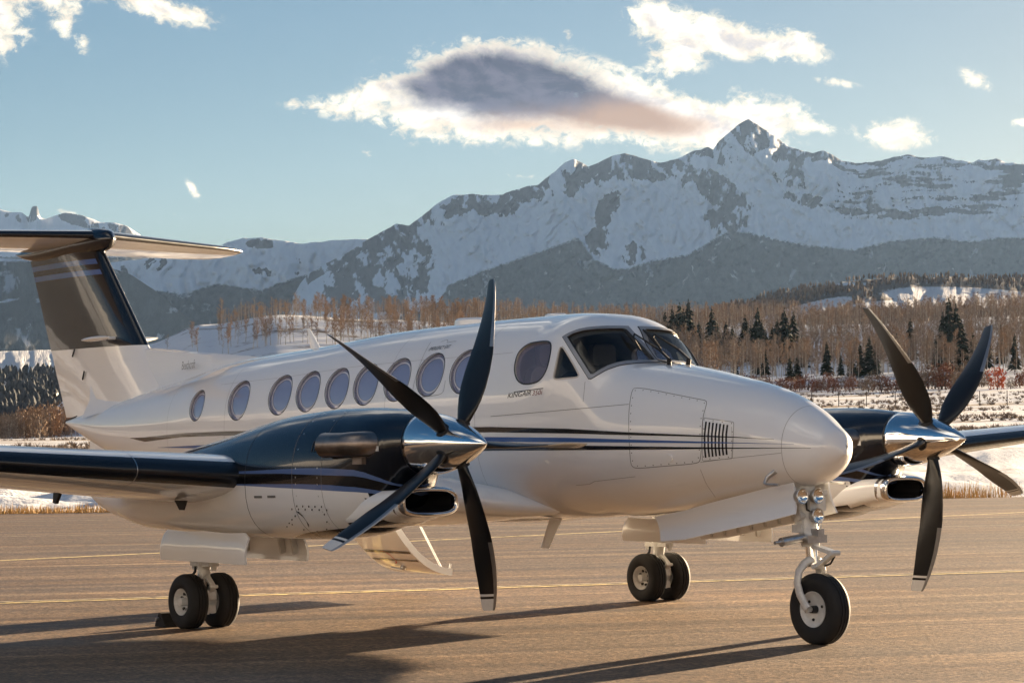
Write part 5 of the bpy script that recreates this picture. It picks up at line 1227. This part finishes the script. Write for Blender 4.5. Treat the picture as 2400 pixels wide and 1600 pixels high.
for s in (-1, 1):
    top = [(-1.33, 1.262), (-1.6, 1.222), (-1.9, 1.165), (-2.3, 1.09), (-2.6, 1.025), (-2.98, .965)]; bot = [(-1.275, 1.02), (-1.6, .955), (-1.9, .905), (-2.3, .835), (-2.56, .79), (-2.87, .765)]
    A = []; B = []
    for q in np.linspace(0, 1, 8):
        ra = []; rb_ = []
        for (a, b) in zip(top, bot):
            x = a[0]+(b[0]-a[0])*q; z = a[1]+(b[1]-a[1])*q; y = s*(.20+.035*q-.02*math.sin(math.pi*q)); ra.append((x, y, z)); rb_.append((x, y-s*.016, z))
        A.append(ra); B.append(rb_)
    m = MB(); m.grid(A); m.grid(B); A, B = np.array(A), np.array(B)
    for e in ((A[0], B[0]), (A[-1], B[-1]), (A[:, 0], B[:, 0]), (A[:, -1], B[:, -1])): m.grid([e[0], e[1]])
    D = m.build('nose_gear_door', M_WHITE, NG)
    for k in range(9):
        r = MB()
        t = k/8; x = -1.45-1.3*t; z1_ = np.interp(x, [p[0] for p in top][::-1], [p[1] for p in top][::-1])-.03; z0_ = np.interp(x, [p[0] for p in bot][::-1], [p[1] for p in bot][::-1])+.02
        r.bar((x, s*.158, z1_), (x+.03, s*.198, z0_), .014, .02, up=(1, 0, 0)); r.build('door_rib', M_GEAR, NG)
# pitot masts under the nose
for s in (-1, 1):
    x0 = -1.47; zz = 1.262; m = MB(); h0 = toskin(np.array([-1.42, s*.29, 1.36])); m.tube([h0, h0+np.array([-.06, s*.03, -.05]), h0+np.array([-.07, s*.05, -.095]), h0+np.array([-.03, s*.06, -.105]), h0+np.array([.10, s*.06, -.105])], [.02, .018, .014, .012, .010], 12); m.build('pitot_tube', M_ALU, AC)

# ------------------------------------------------------------------ air-stair door hanging open on the far side
m = MB(); A = []; x0, x1 = -9.12, -8.26
for t in np.linspace(0, 1, 22):
    a = t; y = .70+.88*a; z = .93-1.08*a+.36*a*a-.085*math.sin(math.pi*a)
    A.append((y, z))
A = np.array(A); Tn = np.gradient(A, axis=0); Tn /= np.linalg.norm(Tn, axis=1, keepdims=True); Nn = np.stack([Tn[:, 1], -Tn[:, 0]], 1)
Bq = A-Nn*.07
X = np.linspace(x0, x1, 10)
skin = np.array([[(x, y, z) for x in X] for y, z in A]); inn = np.array([[(x, y, z) for x in X] for y, z in Bq])
m.grid(skin); m.grid(inn, flip=True)
for e in ((skin[0], inn[0]), (skin[-1], inn[-1]), (skin[:, 0], inn[:, 0]), (skin[:, -1], inn[:, -1])): m.grid([e[0], e[1]])
STAIR = m.build('airstair_door', M_WHITE, AC)
def on_stair(t, x, off=.004):
    i = t*21; k = min(int(i), 20); f_ = i-k; p = A[k]*(1-f_)+A[k+1]*f_; n_ = Nn[k]; return (x, p[0]+n_[0]*off, p[1]+n_[1]*off)
for t0, t1 in ((.40, .43), (.52, .545)):
    MB().grid([[on_stair(t, x) for t in np.linspace(t0, t1, 3)] for x in np.linspace(x0+.02, x1-.02, 6)]).build('stripe', M_BLACK, STAIR)
q = MB(); q.grid([[on_stair(.50+.10*math.cos(a)*r_, -8.78+.10*math.sin(a)*r_) for r_ in (.88, 1.0)] for a in np.linspace(math.pi*.05, math.pi*1.1, 14)]); q.build('handle_arc_marking', M_REDP, STAIR)
q = MB(); q.tube([on_stair(.66, -8.70, .0), on_stair(.66, -8.70, .035)], .03, 12); q.bar(on_stair(.66, -8.70, .035), on_stair(.63, -8.86, .03), .025, .015); q.build('door_handle', M_ALU, STAIR)
q = MB(); q.grid([[on_stair(t, x) for t in (.735, .745)] for x in (-8.9, -8.68)]); q.build('handle_marking', M_REDP, STAIR)
for x in (x0+.05, x1-.05):
    q = MB(); q.tube([(x, .72, 1.55), on_stair(.86, x, -.07)], .011, 8); q.build('door_cable', M_ALU, STAIR)
for k in range(4):
    t = .2+.2*k; p = on_stair(t, 0, -.07); q = MB(); q.box((x0+.15, p[1]-.0, p[2]-.01), (x1-.15, p[1]+.07, p[2]+.012)); q.build('stair_tread', M_GEAR, STAIR)
q = MB(); q.tube([on_stair(.97, x1-.02, -.07), on_stair(.97, x1-.02, -.12)], .012, 8); q.build('latch_pin', M_ALU, STAIR)

# wheel chock against the near main wheel
ch = root('wheel_chock', (-6.52, -2.80, 0), 'black rubber wedge chock against the outer tyre under the near engine', 'wheel chock')
m = MB(); R = [[(-6.61, y, .003), (-6.43, y, .003), (-6.445, y, .04), (-6.50, y, .12), (-6.54, y, .125), (-6.60, y, .03)] for y in (-2.87, -2.70)]
m.grid(R, True); m.cap(R[0], 0, True); m.cap(R[1]); m.build('chock_body', M_TYRE, ch, smooth=False)
m = MB(); m.tube([(-6.54, -2.87, .07), (-6.54, -2.90, .07)], .014, 8); m.build('rope_eye', M_ALU, ch)
# ================================================================== VEGETATION AND FENCE
def veg_mat(name, c0, c1, rough=.9, island=True):
    m, nt, b = new_mat(name); pset(b, Roughness=rough, Specular_IOR_Level=.1)
    oi = nt.node('ShaderNodeObjectInfo').outputs['Random']; gi = nt.node('ShaderNodeNewGeometry').outputs['Random Per Island']
    f = nt.math('FRACT', nt.math('ADD', oi, gi)) if island else oi
    nt.put(b.inputs['Base Color'], nt.mix(f, c0, c1)); return m
M_BARK = veg_mat('pale_aspen_bark', (.30, .27, .23), (.50, .46, .40))
M_TWIG = veg_mat('orange_brown_twigs', (.16, .112, .078), (.33, .23, .155))
M_TWIGG = veg_mat('grey_brown_twigs', (.14, .11, .088), (.28, .22, .17))
M_NEEDLE = veg_mat('dark_conifer_needles', (.012, .018, .014), (.035, .045, .030))
M_CBARK = simple('conifer_bark', (.06, .045, .035), .9)
M_SHRUB = veg_mat('russet_shrub_twigs', (.10, .045, .03), (.24, .11, .065))
M_SHRUBO = veg_mat('orange_red_shrub_leaves', (.26, .06, .025), (.46, .13, .05))
M_SHRUBG = veg_mat('grey_brown_shrub_twigs', (.13, .10, .08), (.25, .19, .14))
M_STRAW = veg_mat('dry_straw', (.34, .21, .08), (.62, .42, .18))
rv = random.Random(11)
def aspen_geo(seed, twigs=420, limbs=18):
    r = random.Random(seed); tr = MB(); cr = MB()
    bend = (r.uniform(-.03, .03), r.uniform(-.03, .03)); pts = [np.array([bend[0]*math.sin(3*t), bend[1]*math.sin(2.4*t), t]) for t in np.linspace(0, .97, 7)]
    tr.tube(pts, [.0125, .011, .0095, .008, .006, .004, .0018], 6, 0, False)
    tips = []
    for i in range(limbs):
        t = .30+.65*i/limbs+r.uniform(-.02, .02); k = min(int(t/.97*6), 5); p = pts[k]+(pts[k+1]-pts[k])*(t/.97*6-k); a = r.uniform(0, 6.28); L = (.17-.12*t)*r.uniform(.8, 1.3); up = r.uniform(.7, 1.5)
        q = p+L*np.array([math.cos(a), math.sin(a), up]); cr.tube([p, (p+q)/2+np.array([0, 0, -.01]), q], [.0035, .0025, .001], 3, 0, False); tips.append((p, q))
    for i in range(twigs):
        p, q = r.choice(tips); f = r.uniform(.15, 1.1); c = p+(q-p)*f+np.array([r.gauss(0, .018), r.gauss(0, .018), r.gauss(0, .02)])
        a = r.uniform(0, 6.28); L = r.uniform(.03, .075); d = np.array([math.cos(a)*.6, math.sin(a)*.6, r.uniform(.3, 1.2)]); d /= np.linalg.norm(d); s = np.cross(d, [math.sin(a), -math.cos(a), .2]); s /= np.linalg.norm(s)
        wdt = r.uniform(.003, .0075); cr.add([c-s*wdt, c+s*wdt, c+d*L], [(0, 1, 2)])
    return tr, cr
def conifer_geo(seed, tiers=13):
    r = random.Random(seed); tr = MB(); cr = MB(); tr.tube([(0, 0, 0), (0, 0, .5), (0, 0, .96)], [.016, .010, .002], 6, 0, False)
    for i in range(tiers):
        t = i/(tiers-1); z = .10+.86*t; R = (.20*(1-t)**.8+.012)*r.uniform(.8, 1.15); n = int(15-6*t)
        for k in range(n):
            a = 6.283*k/n+r.uniform(-.25, .25); L = R*r.uniform(.55, 1.2); zz = z+r.uniform(-.03, .03); dz = -L*r.uniform(.15, .6)
            e = np.array([math.cos(a), math.sin(a), 0]); s = np.array([-math.sin(a), math.cos(a), 0]); b0 = np.array([0, 0, zz+.03]); tip = e*L+np.array([0, 0, zz+dz])
            w_ = L*r.uniform(.22, .40); m1 = e*L*.6+np.array([0, 0, zz+dz*.45])
            cr.add([b0, m1+s*w_, tip, m1-s*w_, m1+np.array([0, 0, .035])], [(0, 1, 4), (1, 2, 4), (2, 3, 4), (3, 0, 4), (0, 1, 2), (0, 2, 3)])
    return tr, cr
def shrub_geo(seed, n=620):
    r = random.Random(seed); tr = MB(); cr = MB()
    for i in range(7):
        a = r.uniform(0, 6.28); q = np.array([.35*math.cos(a)*r.random(), .35*math.sin(a)*r.random(), r.uniform(.5, .8)]); tr.tube([(q[0]*.1, q[1]*.1, 0), q*.55, q], [.02, .014, .005], 4, 0, False)
    for i in range(n):
        u = r.uniform(0, 6.28); ph = math.acos(r.uniform(-.62, 1)); R = r.uniform(.45, 1.0)**.6*(1+.22*math.sin(3*u+seed)+.15*math.sin(5*ph+seed)); c = np.array([.62*R*math.sin(ph)*math.cos(u), .62*R*math.sin(ph)*math.sin(u), .40+.60*R*math.cos(ph)])
        d = np.array([r.gauss(0, 1), r.gauss(0, 1), r.gauss(.6, .8)]); d /= np.linalg.norm(d); s = np.cross(d, [r.random(), r.random(), r.random()]); s /= np.linalg.norm(s); L = r.uniform(.06, .15); w_ = r.uniform(.02, .05)
        cr.add([c-s*w_, c+s*w_, c+d*L], [(0, 1, 2)])
    return tr, cr
def as_mesh(mb, name, mat):
    me = bpy.data.meshes.new(name); me.from_pydata([tuple(map(float, v)) for v in mb.V], [], mb.F); me.materials.append(mat); return me
def variants(fn, seeds, tname, cname, tmat, cmats):
    out = []
    for i, s in enumerate(seeds):
        t, c = fn(s); out.append((as_mesh(t, tname, tmat), as_mesh(c, cname, cmats[i % len(cmats)])))
    return out
ASP_L = variants(aspen_geo, range(5), 'trunk', 'crown', M_BARK, [M_TWIG])
ASP_R = variants(aspen_geo, range(20, 26), 'trunk', 'crown', M_BARK, [M_TWIGG, M_TWIG, M_TWIGG])
COTTON = variants(lambda s: shrub_geo(s, 520), range(40, 43), 'trunk', 'crown', M_BARK, [M_TWIG, M_TWIGG])
CON = variants(conifer_geo, range(60, 64), 'trunk', 'crown', M_CBARK, [M_NEEDLE])
SHR = variants(shrub_geo, range(80, 84), 'stem', 'twigs', M_CBARK, [M_SHRUB, M_SHRUBG]); SHRO = variants(lambda s: shrub_geo(s, 600), [90], 'stem', 'twigs', M_CBARK, [M_SHRUBO])
def plant(name, var, loc, h, wid, label, cat, group):
    o = bpy.data.objects.new(name, None); COL.objects.link(o); o.location = loc; o.scale = (h*wid, h*wid, h); o.rotation_euler = (0, 0, rv.uniform(0, 6.28)); o['label'] = label; o['category'] = cat; o['group'] = group
    for me in var:
        c = bpy.data.objects.new(me.name.split('.')[0], me); COL.objects.link(c); c.parent = o
        if me.name.split('.')[0] in ('crown', 'twigs'): c['kind'] = 'stuff'
    return o
def gpt(px, d):
    a = float(az_of_px(px)); return np.array([CAM[0]+d*math.cos(a), CAM[1]+d*math.sin(a), float(ground_z(px, d))])
def grow(px, d): return hzn(px)-(float(ground_z(px, d))-CAM[2])/d*PXR
def d_at_row(px, y, lo=430, hi=1040):
    ds_ = np.linspace(lo, hi, 120); rows = np.array([grow(px, q) for q in ds_]); k = np.where(rows <= y)[0]
    return float(ds_[k[0]]) if len(k) else hi
LAB_K = 'bare aspen with orange twig top on the rounded knoll behind the tail'
LAB_H = 'leafless pale-trunked aspen on the hillside beyond the snowfield and fence'
# candidate aspens: knoll behind the tail, hillside on the right
cand = []
for i in range(430):
    px = 350+760*rv.random()**.75; d = rv.uniform(820, 1015)
    dn = np.interp(px, [340, 520, 640, 800, 1110], [.05, .25, .6, .9, 1])
    if rv.random() > dn: continue
    cand.append((px, d, rv.uniform(6, 10.5), 'K'))
for i in range(560):
    px = 500+620*rv.random(); d = rv.uniform(985, 1012); cand.append((px, d, rv.uniform(3, 6.5) if px < 850 else rv.uniform(5.5, 9.5), 'K')) if rv.random() < .35 else None
for i in range(3400):
    px = 1080+1400*rv.random(); d = 560+480*rv.random()**.55; cand.append((px, d, rv.uniform(6, 10.5), 'H'))
def visible(px, d, h):            # not wholly behind the airplane or out of the picture
    y1 = grow(px, d); y0 = y1-h/d*PXR
    if px < -20 or px > 2372: return False
    roof = np.interp(px, [340, 600, 880, 1090, 1400, 1520, 1612, 1800, 1960], [800, 822, 770, 742, 719, 745, 840, 890, 1010])
    return y0 < roof
vis = [c for c in cand if visible(*c[:3])]
vis.sort(key=lambda c: -c[2]/c[1])
kn = [c for c in vis if c[3] == 'K'][:110]; hl = [c for c in vis if c[3] == 'H'][:185]
chosen = set(map(id, kn+hl))
for c in kn: plant('aspen_tree', rv.choice(ASP_L), gpt(c[0], c[1]), c[2], rv.uniform(.8, 1.15), LAB_K, 'tree', 'aspens on the knoll')
for c in hl: plant('aspen_tree', rv.choice(ASP_R), gpt(c[0], c[1]), c[2], rv.uniform(.8, 1.15), LAB_H, 'tree', 'aspens on the hillside')
def stuff_wood(name, items, mats, geos, label, cat):
    """one object for the woods past the countable trees"""
    Vs, Fs, Ms = [], [], []; o = 0
    G_ = [(np.array(g.V), g.F, g.M) for g in geos]
    for p, h, wd in items:
        V_, F_, M_ = G_[rv.randrange(len(G_))]; a = rv.uniform(0, 6.28); c, s = math.cos(a), math.sin(a)
        Q = np.stack([(V_[:, 0]*c-V_[:, 1]*s)*h*wd, (V_[:, 0]*s+V_[:, 1]*c)*h*wd, V_[:, 2]*h], 1)+np.array(p); Vs.append(Q); Fs += [tuple(i+o for i in f) for f in F_]; Ms += M_; o += len(V_)
    ob = mk(name, np.vstack(Vs), Fs, mats, None, Ms, False); ob['kind'] = 'stuff'; ob['label'] = label; ob['category'] = cat; return ob
def merged(seed, twigs, limbs, tm, cm):
    t, c = aspen_geo(seed, twigs, limbs); m = MB(); m.add(t.V, t.F, tm); m.add(c.V, c.F, cm); return m
rest = [c for c in vis if id(c) not in chosen]+[(2372+500*rv.random(), 560+450*rv.random()**.6, rv.uniform(6, 10.5), 'H') for _ in range(500)]
stuff_wood('aspen_wood', [(gpt(c[0], c[1]), c[2], rv.uniform(.8, 1.2)) for c in rest], [M_BARK, M_TWIG, M_TWIGG], [merged(s, 150, 9, 0, 2 if s % 2 else 1) for s in range(100, 106)], 'thick wood of bare aspens filling the hillside and the knoll', 'wood')
# low trees along the far edge of the snowfield on the left
for i in range(34):
    px = -30+190*i/33+rv.uniform(-5, 5); d = rv.uniform(545, 590); hpx = np.interp(px, [-30, 20, 70, 160], [52, 62, 72, 66])*rv.uniform(.75, 1.1)
    plant('bare_tree', rv.choice(COTTON), gpt(px, d), hpx*d/PXR, rv.uniform(.35, .6), 'low orange-brown leafless tree at the far edge of the snowfield, beside the tail cone', 'tree', 'trees along the snowfield edge')
# conifers standing among the aspens
def CO_LAB(px, h):
    z_ = 'tall' if h > 11.5 else 'small'
    k = 'just beyond the windscreen' if px < 1605 else 'above the nose slope' if px < 1850 else 'between the nose and the far propeller' if px < 2030 else 'between the two upper blades of the far propeller' if px < 2262 else 'past the upper right blade of the far propeller'
    return f'{z_} dark green conifer among bare aspens, {k}', 'tree', f'{z_} conifers {k}'
for (px, y0, y1) in [(1545,741,800),(1562,736,802),(1582,734,806),(1636,752,818),(1622,792,832),(1668,774,828),(1712,764,826),(1698,800,840),(1741,756,832),(1760,790,838),(1775,785,836),(1802,756,834),(1823,760,828),(1738,822,864),(1757,826,866),(1690,838,868),(1814,842,878),(1831,843,876),(1899,822,872),(1931,836,868),(1956,834,870),(1976,824,872),(1997,808,862),(2010,820,864),(2092,772,832),(2131,800,840),(2166,770,846),(2181,748,842),(2197,758,846),(2210,785,856),(2236,800,852),(2266,790,852),(2331,804,858),(1595,770,815),(1655,800,842),(1528,742,790),(1554,752,806),(1571,748,808),(1606,770,822),(1648,776,826),(1682,782,832),(1725,782,834),(1750,775,836),(1786,772,834),(1812,778,836),(1842,800,846),(2150,805,850),(2060,800,850),(2300,785,840)]:
    d = d_at_row(px, y1); h = (y1-y0)/PXR*d*1.6
    plant('conifer_tree', rv.choice(CON), gpt(px, d), h, rv.uniform(1.15, 1.6), *CO_LAB(px, h))
# shrubs at the foot of the hillside
def SH_LAB(px):
    if px < 1900: return 'russet-brown leafless shrub in the hedge just beyond the white nose', 'shrub', 'shrubs beyond the nose'
    if px < 2080: return 'russet-brown leafless shrub in the hedge between the nose and the far propeller', 'shrub', 'shrubs between nose and far propeller'
    if px < 2262: return 'tall russet-brown leafless shrub in the hedge between the two upper blades of the far propeller', 'shrub', 'shrubs behind the far propeller'
    return 'russet-brown leafless shrub in the hedge beyond the orange-red shrub', 'shrub', 'shrubs beside the red shrub'
for i in range(46):
    px = 1690+680*i/45+rv.uniform(-6, 6); d = rv.uniform(505, 555); hpx = rv.uniform(26, 44)+(16 if 2080 < px < 2230 else 0)
    if 2262 < px < 2316: continue
    plant('bare_shrub', rv.choice(SHR), gpt(px, d), hpx*d/PXR, rv.uniform(.55, .9), *SH_LAB(px))
plant('red_shrub', SHRO[0], gpt(2290, 500), 54*500/PXR, .62, 'orange-red shrub standing out beside the far propeller blade', 'shrub', 'red shrub')
# trees far out on the hills: one mass each
def spindle(m=0, n=5, fat=.16):
    mb = MB(); R = [[(r_*math.cos(6.283*k/n), r_*math.sin(6.283*k/n), z) for k in range(n)] for r_, z in ((.015, 0), (.02, .2), (fat*.75, .42), (fat, .62), (fat*.6, .85), (.008, 1.0))]; mb.grid(R, True, m); return mb
stuff_wood('bare_tree_belt', [(gpt(-30-500*rv.random(), rv.uniform(540, 600)), rv.uniform(4.5, 7), rv.uniform(.4, .7)) for _ in range(70)], [M_TWIG], [shrub_geo(s_, 300)[1] for s_ in (140, 141)], 'belt of bare trees past the tail along the snowfield', 'wood')
def wood_on(objname, n, fn, h0, h1, name, mats, geos, label):
    me = bpy.data.objects[objname].data; co = np.empty(len(me.vertices)*3, np.float32); me.vertices.foreach_get('co', co); co = co.reshape(-1, 3)
    fo = np.empty(len(me.vertices), np.float32); me.attributes['forest'].data.foreach_get('value', fo)
    v = co-CAM; k = v@CF; px = (1200+FPX*(v@CR)/k)/PS; py = (800-FPX*(v@CU)/k)/PS; ok = np.where((px > -30) & (px < 2380) & fn(px, py, fo))[0]
    it = [(co[rv.choice(ok)]+np.array([rv.uniform(-8, 8), rv.uniform(-8, 8), -1]), rv.uniform(h0, h1), rv.uniform(.8, 1.3)) for _ in range(n)]
    return stuff_wood(name, it, mats, geos, label, 'wood')
M_FARB = veg_mat('far_brown_wood', (.07, .045, .03), (.20, .125, .075)); M_FARG = veg_mat('far_dark_wood', (.045, .052, .058), (.10, .105, .11))  # dark wood paled and greyed: haze mixed into its colour
wood_on('wooded_hill', 5600, lambda x, y, f: (f > .66) & (y < 790), 6, 10, 'far_hill_wood', [M_FARB], [spindle(0, 4, .13), spindle(0, 4, .17)], 'brown woods covering the far hills right of the nose')
wood_on('mesa', 1000, lambda x, y, f: (f > .5) & (x < 300), 6, 10, 'far_mesa_wood', [M_FARG], [spindle(0, 4, .2), spindle(0, 4, .16)], 'dark woods on the snowy mesa beyond the tail')

# deer fence across the snowfield: posts and wires
FN_ = root('deer_fence', tuple(gpt(2100, 400)), 'thin wire fence on tall posts across the snow below the hillside', 'fence')
posts = []
for px in [1735, 1799, 1863, 1925, 1989, 2055, 2119, 2184, 2249, 2312, 2376, 2440]:
    b_ = gpt(px, 400); posts.append(b_); m = MB(); m.tube([b_+np.array([0, 0, -.3]), b_+np.array([0, 0, 2.3])], [.07, .06], 6); m.build('post', M_CBARK, FN_)
for k in (.5, 1.1, 1.7, 2.2):
    m = MB(); m.tube([p+np.array([0, 0, k]) for p in posts], .012, 3, 0, False); m.build('wire', M_ALU, FN_)
# dry grass along the asphalt's edge
V_, F_ = [], []
for i in range(36000):
    a = rv.uniform(-32, 30); nrm = rv.uniform(-.15, 1.3)**1.0 if rv.random() < .75 else rv.uniform(1.0, 4.5); clump = fbm(np.array([a/1.3]), np.array([nrm/1.3]), 3, 15)[0]
    if rv.random() > (clump-.25)*2.2: continue
    p = np.array([*edge_pt(a, nrm), -.05]); h = rv.uniform(.10, .36)*(.5+clump)*(.55 if a < -3 else 1.0); th = rv.uniform(0, 6.28); w_ = rv.uniform(.006, .016); lean = np.array([rv.gauss(0, .05), rv.gauss(0, .05), h+.05]); s = np.array([math.cos(th), math.sin(th), 0])*w_
    o = len(V_); V_ += [p-s, p+s, p+lean]; F_.append((o, o+1, o+2))
g_ = mk('dry_grass', V_, F_, M_STRAW, None, None, False); g_['kind'] = 'stuff'

def tuft(seed):
    r = random.Random(seed); m = MB()
    for i in range(16):
        a = r.uniform(0, 6.28); d = np.array([math.cos(a)*r.uniform(.2, .8), math.sin(a)*r.uniform(.2, .8), r.uniform(.5, 1.0)]); s = np.array([-math.sin(a), math.cos(a), 0])*.09; c = np.array([math.cos(a), math.sin(a), 0])*r.uniform(0, .25)
        m.add([c-s, c+s, c+d], [(0, 1, 2)])
    return m
it = []
for i in range(5200):
    px = rv.uniform(1500, 2420) if i % 4 else rv.uniform(-60, 700); d = rv.uniform(150, 500); p = gpt(px, d)
    if fbm(np.array([p[0]/22]), np.array([p[1]/22]), 3, 55)[0] < .50: continue
    p[2] -= .05; it.append((p, rv.uniform(.25, .75), rv.uniform(.9, 1.6)))
stuff_wood('sagebrush', it, [M_SHRUBG, M_STRAW], [tuft(1), tuft(2), tuft(3)], 'low grey-brown brush poking through the snow', 'brush')
